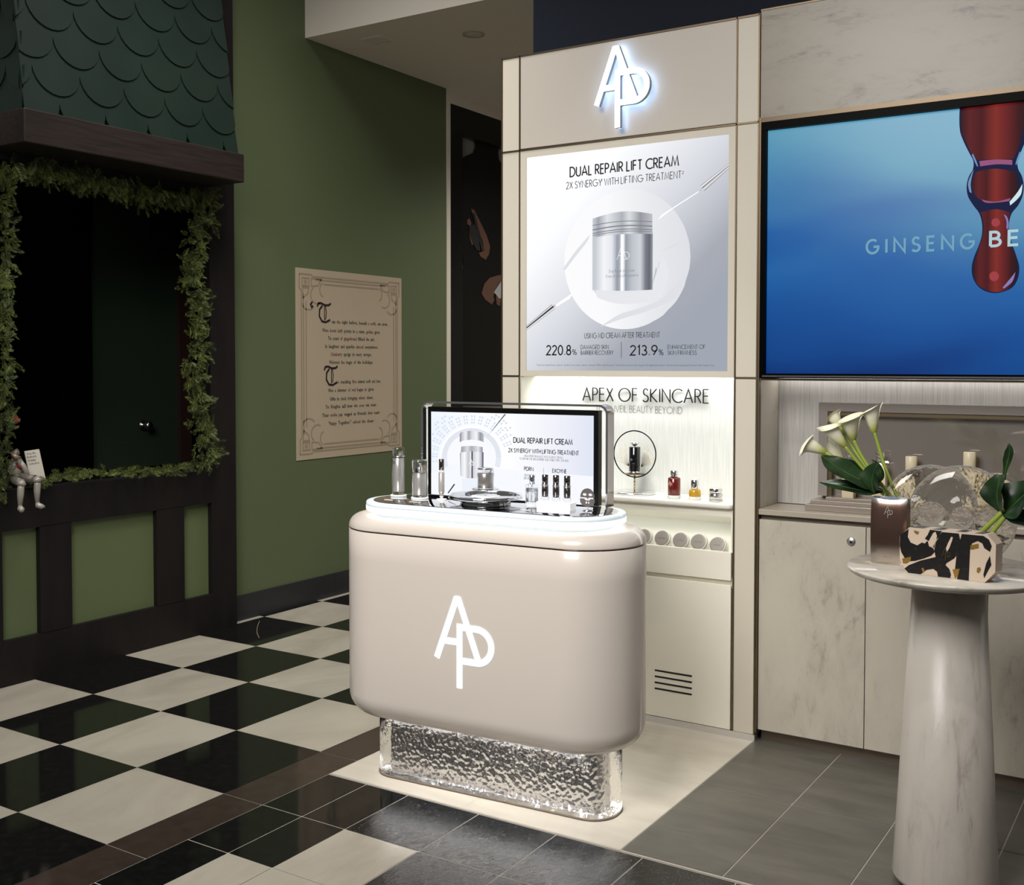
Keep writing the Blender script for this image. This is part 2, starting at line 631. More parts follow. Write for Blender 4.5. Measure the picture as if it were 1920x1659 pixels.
def marble(name, base, vein, rough=.28, stretch=(1, 1, .25), rot=(0, .5, 0), scale=3, fleck=.5):
    """pale stone: soft clouds and sparse darker flecks drawn out along one direction"""
    mt = mat(name, base, rough, spec=.45)
    nt, N, L, b = nodes(mt)
    tc = N.new('ShaderNodeTexCoord')
    mp = N.new('ShaderNodeMapping')
    mp.inputs['Scale'].default_value = stretch
    mp.inputs['Rotation'].default_value = rot
    n1 = N.new('ShaderNodeTexNoise')
    n1.inputs['Scale'].default_value = scale
    n1.inputs['Detail'].default_value = 12
    n1.inputs['Roughness'].default_value = .72
    n1.inputs['Distortion'].default_value = .35
    n2 = N.new('ShaderNodeTexNoise')
    n2.inputs['Scale'].default_value = scale * .45
    n2.inputs['Detail'].default_value = 3
    lt = tuple(min(1, c * 1.12) for c in base[:3]) + (1,)
    r1 = ramp(N, [(.36, vein), (.46, base), (.60, lt)])
    r2 = ramp(N, [(.36, (0, 0, 0)), (.58, (1, 1, 1))])
    mx = N.new('ShaderNodeMix')
    mx.data_type = 'RGBA'
    mx.inputs['A'].default_value = lt
    L.new(tc.outputs['Object'], mp.inputs[0])
    L.new(mp.outputs[0], n1.inputs['Vector'])
    L.new(mp.outputs[0], n2.inputs['Vector'])
    L.new(n1.outputs[0], r1.inputs[0])
    L.new(n2.outputs[0], r2.inputs[0])
    L.new(r2.outputs[0], mx.inputs['Factor'])
    L.new(r1.outputs[0], mx.inputs['B'])
    L.new(mx.outputs['Result'], b.inputs['Base Color'])
    return mt


M['marble'] = marble('beige_marble', srgb(180, 173, 160), srgb(147, 139, 127), .3, (2.0, 1, .8), (0, .5, 0), 6)
M['marble_head'] = marble('beige_marble_header', srgb(142, 134, 121), srgb(94, 86, 75), .3, (.8, 1, 2.2), (0, .3, 0), 6)
M['marble_top'] = marble('beige_marble_tabletop', srgb(200, 193, 181), srgb(160, 150, 138), .12, (1, 4, 1), (0, 0, .3), 5)
M['marble_col'] = marble('veined_marble_column', srgb(184, 177, 168), srgb(144, 133, 124), .3, (2.6, 2.6, .7), (0, 0, 0), 6)


def weave(name, c1, c2):
    mt = mat(name, c1, .5)
    nt, N, L, b = nodes(mt)
    tc = N.new('ShaderNodeTexCoord')
    mp = N.new('ShaderNodeMapping')
    mp.inputs['Scale'].default_value = (260, 1, 6)
    nz = N.new('ShaderNodeTexNoise')
    nz.inputs['Scale'].default_value = 1
    nz.inputs['Detail'].default_value = 3
    r = ramp(N, [(.3, c1), (.7, c2)])
    L.new(tc.outputs['Object'], mp.inputs[0])
    L.new(mp.outputs[0], nz.inputs['Vector'])
    L.new(nz.outputs[0], r.inputs[0])
    L.new(r.outputs[0], b.inputs['Base Color'])
    return mt


M['silk'] = weave('silver_textile_panel', srgb(206, 208, 206), srgb(224, 226, 224))
M['silk2'] = weave('grey_textile_panel', srgb(166, 163, 159), srgb(190, 187, 183))

# ------------------------------------------------------------------ floor
XC = [-4.26, -3.805, -3.345, -2.887]
xs = [-4.26 - .457 * i for i in range(5, 0, -1)] + XC
YC = [2.182 - .488 * i for i in range(6, 0, -1)] + [2.182, 2.665, 3.157, 3.67, 4.163, 4.68, 5.18, 5.69, 6.2, 6.71, 7.22, 7.73, 8.24]
fl = B()
fl.poly([(-9, -4, -.0015), (4, -4, -.0015), (4, 9, -.0015), (-9, 9, -.0015)], 5)


def tile(x0, x1, y0, y1, mi, g=.0015):
    fl.poly([(x0 + g, y0 + g, 0), (x1 - g, y0 + g, 0), (x1 - g, y1 - g, 0), (x0 + g, y1 - g, 0)], mi)


i0 = xs.index(-3.345)
j0 = YC.index(2.182)
for i in range(len(xs) - 1):
    for j in range(len(YC) - 1):
        white = ((i - i0) + (j - j0)) % 2 == 0
        tile(xs[i], xs[i + 1], YC[j], YC[j + 1], 0 if white else 1, .0007)
for j in range(len(YC) - 1):
    tile(-2.887, -2.703, YC[j], YC[j + 1], 2)
gx = [-2.703, -2.523, -2.337, -2.040, -1.742, -1.439, -1.14, -.84, -.54, -.24, .06, .36, .66, .96, 1.3, 1.6]
gy = [-2.1, -1.8, -1.5, -1.2, -.9, -.6, -.3, 0, .33, .67, 1.0, 1.33, 1.67, 2.0, 2.343, 2.667, 2.998]
for i in range(len(gx) - 1):
    for j in range(len(gy) - 1):
        white = (i == 2 and 2.0 <= gy[j] < 2.6) or (i == 2 and gy[j] < 1.9) or (i == 1 and gy[j] < 2.3 and gy[j] > 1.9)
        tile(gx[i], gx[i + 1], gy[j], gy[j + 1], 0 if white else (6 if i >= 2 and j >= 12 else 1), .0022)
cx_ = [-2.703, -2.115, -1.523]
for i in range(2):
    tile(cx_[i], cx_[i + 1], 3.012, 3.64, 3, .0006)
    tile(cx_[i], cx_[i + 1], 3.64, 4.3, 3, .0006)
for i in range(2):
    tile(cx_[i], cx_[i + 1], 4.3, 9, 3, .0006)
fl.poly([(-1.5225, 3.0, .001), (-1.5185, 3.0, .001), (-1.5185, 4.2, .001), (-1.5225, 4.2, .001)], 5)
fl.poly([(-2.703, 3.002, .0005), (2.5, 3.002, .0005), (2.5, 3.011, .0005), (-2.703, 3.011, .0005)], 5)
ggx = [-1.518, -1.188, -.858, -.528, -.198, .132, .462, .8, 1.13, 1.46]
for i in range(len(ggx) - 1):
    for y0, y1 in ((3.013, 3.642), (3.642, 4.27)):
        tile(ggx[i], ggx[i + 1], y0, y1, 4, .0022)
struct('floor', fl, [M['tile_w'], M['tile_b'], M['tile_br'], M['tile_c'], M['tile_g'], M['grout'], M['tile_s']])

# ------------------------------------------------------------------ walls and ceiling
XG = -4.772
ZS = 3.502
struct('wall_left', B().box(XG - .1, XG, 4.44, 6.592, 0, 4.6), M['green'])
struct('baseboard_left', B().box(XG, XG + .014, 4.44, 5.35, 0, .147).box(XG, XG + .014, 5.352, 6.59, 0, .147), M['skirt'])
struct('trim_1', B().box(XG - .1, XG + .004, 6.592, 6.64, 0, ZS).box(XG - .1, XG + .004, 6.64, 9.0, 3.405, ZS), M['plaster'])
struct('ceiling', B().box(XG, -1.0, 5.111, 9.0, ZS, ZS + 1.2), M['plaster'])
struct('wall_back', B().box(-2.994, 4, 4.9, 5.0, 0, 4.8), M['navy'])
struct('wall_far', B().box(XG, 4, 9.0, 9.1, 0, ZS), M['plaster'])

# ceiling fittings on the soffit
c = atZ(ZS, 888, 64)
t = thing('ceiling_speaker', 'small round speaker grille flush in the white soffit ceiling', 'speaker', (c.x, c.y, ZS))
part('rim', B().lathe([(.062, 0), (.068, 0), (.068, -.006), (.06, -.006)], n=40, closed=True), mat('speaker_rim', srgb(170, 162, 148), .6), t, True)
part('grille', B().lathe([(0, -.004), (.06, -.004), (.06, 0), (0, 0)], n=40), mat('speaker_grille', srgb(190, 184, 168), .8), t, True)
c = atZ(ZS, 708, 74)
t = thing('ceiling_vent', 'small square slotted vent flush in the white soffit ceiling', 'vent', (c.x, c.y, ZS))
part('frame', B().box(-.075, .075, -.07, -.06, -.008, 0).box(-.075, .075, .06, .07, -.008, 0).box(-.075, -.065, -.06, .06, -.008, 0).box(.065, .075, -.06, .06, -.008, 0), M['plaster'], t, True)
vb = B()
for k in range(5):
    vb.box(-.065, .065, -.055 + .022 * k, -.037 + .022 * k, -.0075, -.002)
part('slats', vb, mat('vent_slats', srgb(214, 208, 192), .7), t, True)

# ------------------------------------------------------------------ dark framed picture beyond the green wall
t = thing('framed_advert', 'tall black framed picture of a person in black holding a camera, beyond the green wall', 'picture', (XG, 7.0, 0))
XP = XG - .02
part('frame', B().box(XG - .1, XG, 6.645, 9.0, 3.2, 3.405).box(XG - .1, XG, 6.645, 6.80, 0, 3.2).box(XG - .1, XG, 6.86, 9.0, 0, .15), M['blackgloss'], t)
part('backdrop', B().poly([(XP - .03, 6.72, .1), (XP - .03, 9.0, .1), (XP - .03, 9.0, 3.3), (XP - .03, 6.72, 3.3)]), mat('grey_backdrop_print', srgb(120, 120, 118), .3), t)
fX = lambda px, py, d=0: atX(XP - .026 + d, px, py)


def flat(pts, d=0):
    return B().poly([fX(x, y, d) for x, y in pts])


pb_ = flat([(858, 302), (875, 292), (887, 287), (891, 274), (889, 264), (886, 255), (888, 246), (945, 262), (945, 262), (938, 270), (934, 285), (936, 300), (946, 312), (946, 760), (840, 760), (858, 545), (866, 520), (870, 500), (864, 440), (858, 395)], .004)
part('printed_figure', pb_, mat('black_clothing_print', srgb(10, 10, 10), .45, spec=.2), t, label='headless figure in black clothes')
hb = B()
sk = mat('skin_print', srgb(84, 58, 46), .4)
for pts in ([(883, 391), (889, 393), (900, 415), (912, 440), (919, 462), (917, 476), (911, 487), (901, 481), (898, 474), (908, 470), (905, 452), (895, 425), (887, 405)],
            [(876, 412), (880, 409), (884, 418), (882, 424), (876, 420)], [(880, 432), (886, 428), (889, 440), (890, 456), (885, 460), (881, 448)],
            [(903, 550), (908, 532), (918, 521), (930, 517), (945, 514), (945, 522), (936, 530), (928, 545), (925, 556), (927, 563), (922, 571), (916, 566), (910, 562)],
            [(930, 555), (937, 552), (939, 560), (937, 574), (931, 570)]):
    hb.poly([fX(x, y, .007) for x, y in pts])
part('printed_hands', hb, sk, t, label='hands of the printed figure')
cb = B()
for pts in ([(886, 400), (890, 399), (908, 468), (904, 472)], [(879, 425), (890, 420), (898, 445), (900, 470), (893, 468), (884, 448)]):
    cb.poly([fX(x, y, .009) for x, y in pts])
part('printed_camera', cb, mat('camera_print', srgb(38, 38, 40), .2), t)
part('printed_paper', B().poly([fX(x, y, .009) for x, y in ((941, 525), (946, 521), (946, 556), (936, 560), (930, 552), (926, 548))]), mat('paper_print', srgb(150, 150, 150), .4), t)

# ------------------------------------------------------------------ poem poster on the green wall
XQ = XG + .004
t = thing('wall_poster', 'beige paper poster with a black letter poem and ornamental border on green wall', 'poster', (XG, 5.53, .9))
y0, y1, z0, z1 = 5.013, 6.056, .897, 2.086
part('sheet', B().box(XG, XQ, y0, y1, z0, z1), mat('beige_paper', srgb(176, 161, 139), .7, spec=.2), t)
fP = lambda u, v, d=0: Vector((XQ + .001 - d, y0 + u * (y1 - y0), z0 + v * (z1 - z0)))
bd = []


def orn(pts):
    for sx in (0, 1):
        for sz in (0, 1):
            bd.append([((1 - u) if sx else u, (1 - v) if sz else v) for u, v in pts])


for ins in (.045, .062):
    bd += [[(ins, .13), (ins, .87)], [(1 - ins, .13), (1 - ins, .87)], [(.17, ins * .88), (.83, ins * .88)], [(.17, 1 - ins * .88), (.83, 1 - ins * .88)]]
bd += [[(.085, .17), (.085, .83)], [(.915, .17), (.915, .83)], [(.24, .075), (.76, .075)], [(.24, .925), (.76, .925)]]
orn([(.028, .03), (.028, .105), (.045, .115), (.045, .13)])
orn([(.028, .03), (.13, .03), (.145, .04), (.17, .04)])
orn([(.052, .05), (.11, .05), (.11, .09), (.052, .09), (.052, .05)])
orn([(.07, .07), (.081, .06), (.092, .07), (.081, .08), (.07, .07)])
orn([(.13, .05), (.22, .05), (.19, .085), (.13, .09), (.13, .05)])
orn([(.055, .1), (.11, .1), (.1, .13), (.058, .155), (.055, .1)])
orn(arc(.18, .135, .055, .045, 60, 235, 10))
orn(arc(.105, .185, .05, .03, 20, 190, 8)[::-1])
orn(arc(.235, .105, .03, .035, 90, 260, 8)[::-1])
part('border', B().strokes(bd, .008, fP), mat('taupe_ink', srgb(148, 133, 111), .7), t)
P0 = (553, 502, 557, 865, 752, 521, 752, 838)


def pq(px, py):
    p = atX(XQ, px, py)
    return (p.y - y0) / (y1 - y0), (p.z - z0) / (z1 - z0)


lines = [('was the night before, beneath a soft, new snow,', 622, 727, 606), ('Where boots left prints in a warm, golden glow.', 604, 713, 622),
         ('The scent of gingerbread filled the air,', 615, 703, 637), ('As laughter and sparkle danced everywhere.', 609, 709, 652),
         ('Cranberry sprigs in merry arrays,', 620, 697, 667), ('Welcomed the magic of the holidays.', 617, 700, 682),
         ('he crackling fire hummed soft and low,', 631, 714, 719), ('When a shimmer of red began to glow.', 615, 702, 735),
         ('Gifts in check bringing winter cheer,', 618, 700, 751), ('The Knights all knew who soon was near.', 610, 707, 766),
         ('Their noble pup wagged as friends drew near-', 604, 713, 782), ('"Happy Together," echoed the cheer.', 616, 702, 797)]
inkp = [mat('dark_green_ink', srgb(66, 66, 54), .7), mat('rust_ink', srgb(112, 70, 56), .7)]
for k, (tx, xa, xb, yy) in enumerate(lines):
    b = B()
    ua, v = pq(xa, yy)
    ub, v2 = pq(xb, yy)
    q = lambda x, z, d=0: fP(x, z)
    words_ = tx.split(' ')
    n = len(tx)
    pos = 0
    for wi, w_ in enumerate(words_):
        a = ua + (ub - ua) * pos / n
        e_ = ua + (ub - ua) * (pos + len(w_) - .25) / n
        type_line(b, w_, a, max(e_, a + .004), v, .0185, q, bold=.018, mi=1 if (wi * 7 + k * 3) % 5 == 2 else 0)
        pos += len(w_) + 1
    part('poem_line', b, inkp, t)
for (px, py, h, q_) in ((607, 604, .1, True), (620, 722, .1, False)):
    u, v = pq(px, py)
    b = B()
    w = .115
    T = [[(-.5, .8), (-.42, .98), (-.2, 1.0), (.1, .9), (.4, .92), (.55, 1.02)], [(-.1, .88), (-.32, .66), (-.34, .3), (-.14, .04), (.15, 0), (.5, .14)]]
    b.strokes([[(u + x * w, v + z * h) for x, z in p] for p in T], .012, fP)
    b.strokes([[(u + x * w, v + z * h) for x, z in p] for p in ([(.06, .86), (.06, .1)], [(.14, .84), (.2, .5), (.14, .14)])], .007, fP)
    if q_:
        b.strokes([[(u - .1, v + .105), (u - .115, v + .09), (u - .105, v + .075), (u - .095, v + .085)]], .012, fP)
    part('drop_capital', b, mat('black_maroon_ink', srgb(36, 20, 22), .6), t)

# ------------------------------------------------------------------ timbered house front on the left
XF = -4.692
YL, YR = 2.945, 4.44
t = thing('house_facade', 'dark timber house front with green panels, open window and scalloped green roof', 'house front', (XF, 3.7, 0))
D = .045


def board(y0, y1, z0, z1, d=D, x=XF):
    return B().box(x - d, x, y0, y1, z0, z1)


part('post', board(YL, 3.0, 0, 2.6, .1), M['darkwood'], t)
part('post', board(4.257, YR, 0, 4.5, .1), M['darkwood'], t)
part('stile', board(3.193, 3.365, .21, .724), M['darkwood'], t)
part('stile', board(3.88, 4.063, .21, .724), M['darkwood'], t)
part('bottom_rail', board(3.0, 4.257, 0, .212, .06), M['darkwood'], t)
part('sill_rail', board(3.0, 4.257, .722, .905, .12), M['darkwood'], t)
part('top_rail', board(3.0, 4.257, 2.43, 2.7, .06), M['darkwood'], t)
for a, e_ in ((3.0, 3.193), (3.365, 3.88), (4.063, 4.257)):
    part('green_panel', board(a, e_, .212, .722, .01, XF - .03), M['green2'], t, label='green painted panel')
part('fascia', B().box(-5.8, -4.392, 2.94, 4.232, 2.462, 2.612, bev=.006), M['fasciawood'], t, label='brown timber fascia board')
# roof slope with scalloped shingles
SL = .14
roofx = lambda z: -4.436 - SL * (z - 2.612)
rb = B()
rb.poly([(roofx(2.6), 2.975, 2.6), (roofx(2.6), 4.222, 2.6), (roofx(4.2), 4.222, 4.2), (roofx(4.2), 3.015, 4.2)])
rb.poly([(roofx(2.6), 2.975, 2.6), (roofx(4.2), 3.015, 4.2), (-5.8, 3.015, 4.2), (-5.8, 2.975, 2.6)])
rb.poly([(roofx(2.6), 4.222, 2.6), (roofx(4.2), 4.222, 4.2), (-4.79, 4.222, 4.2), (-4.79, 4.222, 2.6)])
part('roof_board', rb, M['shingle'], t)


def scallop(b, o, ax, nrm, w, h, lo, hi):
    """one half-round shingle: o = middle of its lower tip, ax = along the eave"""
    up = Vector((0, 0, 1))
    up = (up - nrm * up.dot(nrm)).normalized()
    pts = []
    for k in range(13):
        a = pi + pi * k / 12
        pts.append((max(lo, min(hi, w / 2 * cos(a))), w / 2 * (1 + sin(a))))
    pts += [(min(hi, w / 2), h * 1.7), (max(lo, -w / 2), h * 1.7)]
    lift = lambda y: .016 - .012 * min(1, y / (h * 1.7))
    front = [o + ax * x + up * y + nrm * (lift(y) + .004) for x, y in pts]
    b.prism(front, -nrm * .006)


sb = B()
nr = Vector((1, 0, SL)).normalized()
W_, H_ = .244, .152
for r in range(10):
    z = 2.55 + r * H_
    for k in range(-1, 6):
        y = 3.02 + (k + (.5 if r % 2 else 0)) * W_
        lo, hi = 2.962 - y, 4.215 - y
        if hi < -W_ / 2 + .01 or lo > W_ / 2 - .01:
            continue
        scallop(sb, Vector((roofx(z), y, z)), Vector((0, 1, 0)), nr, W_, H_ * 1.0, lo, hi)
n2 = Vector((0, -1, .03)).normalized()
for r in range(10):
    z = 2.55 + r * H_
    for k in range(-4, 1):
        x = roofx(z) - .11 + (k + (.5 if r % 2 else 0)) * W_
        hi = roofx(z) - .01 - x
        if hi < -W_ / 2 + .01:
            continue
        scallop(sb, Vector((x, 2.973 + .025 * (z - 2.6), z)), Vector((1, 0, 0)), n2, W_, H_, -W_ / 2, hi)
part('shingles', sb, M['shingle'], t, label='scalloped green shingles')
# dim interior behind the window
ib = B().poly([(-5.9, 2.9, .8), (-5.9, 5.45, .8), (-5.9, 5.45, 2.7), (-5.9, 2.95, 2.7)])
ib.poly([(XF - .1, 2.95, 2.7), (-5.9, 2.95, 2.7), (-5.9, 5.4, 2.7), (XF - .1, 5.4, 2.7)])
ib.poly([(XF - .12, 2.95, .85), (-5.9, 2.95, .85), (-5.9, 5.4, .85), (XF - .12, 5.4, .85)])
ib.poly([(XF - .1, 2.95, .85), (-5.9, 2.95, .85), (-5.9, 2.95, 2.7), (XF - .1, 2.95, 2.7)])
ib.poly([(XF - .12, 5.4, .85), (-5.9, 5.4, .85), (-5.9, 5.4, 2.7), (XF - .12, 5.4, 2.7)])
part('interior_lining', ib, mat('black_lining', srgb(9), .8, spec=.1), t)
dr = part('interior_door', B().box(-5.6, -5.57, 4.174, 4.776, .86, 2.7), mat('dark_green_door', srgb(44, 58, 44), .6, spec=.2), t, label='dark green door inside the window')
kp = atX(-5.56, 268, 797)
part('knob', B().lathe([(0, 0), (.03, 0), (.03, .006), (.012, .01), (.012, .035), (.026, .045), (.028, .06), (.018, .072), (0, .074)], (kp.x, kp.y, kp.z), 20, Matrix.Rotation(pi / 2, 4, 'Y')), M['silver'], dr, label='round metal door knob')
part('door_jamb', B().box(-5.62, -5.54, 4.776, 4.865, .86, 2.7), mat('brown_jamb', srgb(52, 34, 30), .5), t, label='brown door jamb')

# cedar garland round the window
gb = B()


def sprig(b, p, d, L_, up):
    d = d.normalized()
    side = d.cross(up)
    if side.length < .1:
        side = d.cross(Vector((0, 1, 0)))
    side.normalize()
    n = 10
    for k in range(n):
        f = (k + .5) / n
        q = p + d * L_ * f
        for sg in (-1, 1):
            l = L_ * .42 * (1 - .6 * f) * random.uniform(.7, 1.2)
            e = (d * .75 + side * sg * .75 + up * random.uniform(-.3, .3)).normalized()
            w = (e.cross(up)).normalized() * l * .09
            m_ = q + e * l * .5
            b.add([q, m_ + w, q + e * l, m_ - w], [[0, 1, 2, 3]])
    e = d
    w = side * L_ * .05
    q = p + d * L_ * .7
    b.add([q, p + d * L_ * .9 + w, p + d * L_ * 1.1, p + d * L_ * .9 - w], [[0, 1, 2, 3]])


def path_pts(pts, step):
    out = []
    for a, e in zip(pts, pts[1:]):
        a, e = Vector(a), Vector(e)
        n = max(1, int((e - a).length / step))
        out += [a + (e - a) * (k / n) for k in range(n)]
    return out


gpath = [((0, 930), (4, 880), (10, 800), (8, 700), (4, 600), (10, 480), (6, 380), (10, 325)), ((5, 312), (60, 308), (120, 322), (180, 335), (240, 350), (300, 362), (360, 368), (388, 360)),
         ((385, 365), (372, 440), (352, 520), (368, 560), (372, 640), (358, 720), (378, 800), (388, 870)), ((388, 866), (330, 880), (260, 884), (180, 885), (110, 893), (60, 905))]
dens = (.008, .0075, .0065, .010)
for gi, gp in enumerate(gpath):
    wp = [atX(XF + .03, x, y) for x, y in gp]
    for p in path_pts(wp, dens[gi]):
        for _ in range(2 if gi != 3 else 2):
            sp = (.018, .045, .045, .016)[gi]
            q = p + Vector((random.uniform(-.035, .05), random.gauss(0, sp * .6), random.gauss(0, sp * (.55 if gi == 1 else .6 if gi != 3 else .5))))
            if gi == 1:
                d = Vector((random.uniform(-.1, .5), random.uniform(-.6, .6), random.uniform(-1.2, -.1)))
            elif gi == 3:
                d = Vector((random.uniform(.0, .6), random.choice((-1, 1)) * random.uniform(.3, 1), random.uniform(-.4, .35)))
            else:
                d = Vector((random.uniform(-.1, .6), random.uniform(-.8, .8), random.uniform(-1, .5)))
            sprig(gb, q, d, random.uniform(.05, .095) * (.62, .95, .85, .7)[gi], Vector((1, random.uniform(-.4, .4), random.uniform(-.4, .4))).normalized())
t = thing('cedar_garland', 'green cedar garland draped round the dark house window', 'garland', (XF, 3.6, .9))
part('foliage', gb, M['foliage'], t)
rp = atX(XF + .07, 27, 786)
part('ribbon_end', B().add([rp + Vector(v) for v in ((0, -.012, .02), (0, .015, .016), (.01, .024, -.012), (0, .004, -.022))], [[0, 1, 2, 3]]), mat('red_ribbon', srgb(120, 40, 32), .5), t, label='small red ribbon end')

# loose thread on the black tile by the skirting
tp = [atZ(.002, x, y) for x, y in ((487, 1164), (483, 1172), (480, 1180), (481, 1188), (486, 1195))]
single('thread', B().tube(bez2(tp), .0016, 6), mat('pale_thread', srgb(150, 140, 120), .8), 'loose pale thread lying on the black tile by the green wall', 'thread', tp[2])

# ------------------------------------------------------------------ tall lit display tower
YU = 4.167
X0, XA, XB, X1 = -2.709, -2.615, -1.607, -1.5155
YB = 4.40
t = thing('display_tower', 'tall beige display tower with lit monogram sign, cream poster lightbox and niche', 'display stand', (-2.11, 4.3, 0))
g = .003
for nm, a, e_ in (('left', X0, XA), ('right', XB, X1)):
    for z0, z1 in ((0.028, 1.438), (1.445, 2.437), (2.443, 2.85)):
        part('side_panel', B().box(a + g, e_ - g, YU, YU + .25, z0, z1, bev=.002), M['beige'], t)
part('header_panel', B().box(XA + g, XB - g, YU, YU + .25, 2.446, 2.85, bev=.002), M['beige2'], t, label='pearl header panel behind the sign')
jb = B()
for x in (X0 + .001, XA, XB, X1 - .001):
    jb.box(x - .003, x + .003, YU - .004, YU + .004, .028, 2.857)
for z in (2.44, 2.8535):
    jb.box(X0, X1, YU - .004, YU + .004, z - .004, z + .003)
for a, e_ in ((X0, XA), (XB, X1)):
    jb.box(a, e_, YU - .001, YU + .03, 1.438, 1.445)
part('metal_joints', jb, M['bronze'], t, label='thin bronze metal joints')
part('plinth', B().box(X0, X1, YU + .002, YU + .25, 0, .027), M['silver'], t)
part('side_wall', B().box(X1 - .012, X1 - .004, YU + .25, 4.85, 0, 2.85).box(X0 + .004, X0 + .012, YU + .25, 4.85, 0, 2.85).box(X0, X1, 4.6, 4.85, 2.4, 2.85), M['beige'], t)
# monogram sign
sq0, sq1 = atY(YU - .052, 1157.5, 239), atY(YU - .052, 1153, 87)
SGX, SGZ, SGH = sq0.x, sq0.z, sq1.z - sq0.z
f = lambda x, z, d=0: Vector((x, YU - .052 + d, z))
sg = part('monogram_sign', (lambda b: (mono(b, SGX, SGZ, SGH, f, .072), b)[1])(B()), M['glow'], t, label='white lit monogram sign')
rb = B()
mono(rb, SGX, SGZ, SGH, lambda x, z, d=0: Vector((x, YU - .0515 + d, z)), .072, .02)
part('sign_return', rb, mat('sign_side', srgb(170, 178, 190), .4), sg)
hb = B()
mono(hb, SGX, SGZ, SGH, lambda x, z, d=0: Vector((x, YU - .030 + d, z)), .045)
part('sign_backlight', hb, mat('blue_white_backlight', (1, 1, 1), .5, emit=(.36, .58, 1), estr=7), sg)
# lightbox
LX0, LX1, LZ0, LZ1 = -2.581, -1.639, 1.468, 2.406
YP = YU + .004
fr = B().box(XA + g, LX0, YU, YU + .15, 1.442, 2.436).box(LX1, XB - g, YU, YU + .15, 1.442, 2.436).box(LX0, LX1, YU, YU + .15, LZ1, 2.436).box(LX0, LX1, YU, YU + .15, 1.442, LZ0)
lb = part('lightbox_frame', fr, M['beige'], t)
pm = printed('poster_ground', [(0, (.99, .99, 1)), (.3, (.93, .935, .96)), (.6, (.64, .66, .71)), (.85, (.36, .38, .43)), (1, (.33, .36, .42))], 0, 1.05)
# diagonal print: mix x and z
nt, N, L, b_ = nodes(pm)
sx = [n for n in N if n.type == 'SEPXYZ'][0]
rp_ = [n for n in N if n.type == 'VALTORGB'][0]
ma = N.new('ShaderNodeMath')
ma.operation = 'MULTIPLY_ADD'
ma.inputs[1].default_value = .62
mb = N.new('ShaderNodeMath')
mb.operation = 'MULTIPLY_ADD'
mb.inputs[1].default_value = -.62
mb.inputs[2].default_value = .6
L.new(sx.outputs[2], mb.inputs[0])
L.new(sx.outputs[0], ma.inputs[0])
L.new(mb.outputs[0], ma.inputs[2])
L.new(ma.outputs[0], rp_.inputs[0])
ps = part('backlit_poster', B().poly([(LX0, YP, LZ0), (LX1, YP, LZ0), (LX1, YP, LZ1), (LX0, YP, LZ1)]), pm, t, label='backlit cream advert poster')
E1 = lambda c, s=1.0: mat('print_colour', (0, 0, 0, 1), .6, spec=.1, emit=c, estr=s)
fY = lambda px, py, d=0: atY(YP - .0008 - d, px, py)


def art(name, pts, m_, d=0, par=None):
    return part(name, B().poly([fY(x, y, d) for x, y in pts]), m_, par or ps)


def ell(cx, cy, rx, ry, a0=0, a1=360, n=40):
    return [(cx + rx * cos(rad(a0 + (a1 - a0) * k / n)), cy + ry * sin(rad(a0 + (a1 - a0) * k / n))) for k in range(n)]


dm = printed('cream_swirl', [(0, (.97, .97, .98)), (.35, (.95, .95, .97)), (.7, (.80, .81, .84)), (1, (.72, .735, .78))], 0, 1.0)
FOLD = E1((.74, .75, .79, 1))
disc = []
for k in range(72):
    a = 2 * pi * k / 72
    j = random.uniform(-.8, .8) if -.6 < a < 1.2 or a > 5.8 else 0
    disc.append((1176 + (118 + j) * cos(a), 486 - 6 * cos(a) + (131 + j) * sin(a)))
art('printed_cream_disc', disc, dm, 0)
for pts in ([(1125, 613), (1160, 590), (1200, 577), (1240, 560), (1268, 530), (1288, 505), (1270, 555), (1245, 570), (1205, 586), (1165, 598)],
            [(1055, 505), (1080, 470), (1106, 440), (1104, 447), (1082, 477), (1060, 506)], [(1238, 472), (1262, 458), (1286, 449), (1286, 452), (1264, 463)]):
    art('printed_cream_fold', smooth(pts), FOLD, .0004)
for q_, c_ in (([(1114, 540), (1222, 538), (1242, 480), (1254, 512), (1240, 556), (1200, 568), (1150, 568), (1120, 558)], (.80, .81, .845, 1)), ([(1114, 540), (1222, 538), (1236, 490), (1245, 520), (1232, 550), (1195, 561), (1150, 561), (1118, 553)], (.68, .69, .74, 1)), ([(1112, 540), (1222, 538), (1230, 500), (1234, 530), (1226, 547), (1190, 554), (1150, 554), (1116, 549)], (.5, .51, .56, 1))):
    art('printed_jar_shade', smooth(q_), E1(c_), .0006 + .0001 * c_[0])
steel = [(0, (.62, .65, .7)), (.04, (.55, .58, .63)), (.12, (.72, .74, .78)), (.2, (.9, .91, .94)), (.33, (.78, .8, .85)), (.42, (.3, .33, .38)), (.47, (.42, .45, .5)), (.485, (.99, .99, 1)), (.52, (.95, .96, .98)), (.56, (.3, .33, .38)),
         (.66, (.5, .53, .58)), (.8, (.62, .64, .69)), (.88, (.2, .21, .25)), (.95, (.12, .13, .16)), (1, (.3, .31, .36))]
jm = printed('jar_steel_print', steel, 0, 1)
jar = [(1110.5, 446)] + [(1112 + 111 * k / 10, 440 - 4.5 * sin(pi * k / 10) - 2.2 * k / 10) for k in range(11)] + [(1224, 436), (1223.5, 543)] + [(1223 - 111 * k / 10, 543 + 2.0 * sin(pi * k / 10) + .4 * k / 10) for k in range(11)] + [(1110.5, 547)]
art('printed_jar', jar, jm, .001)
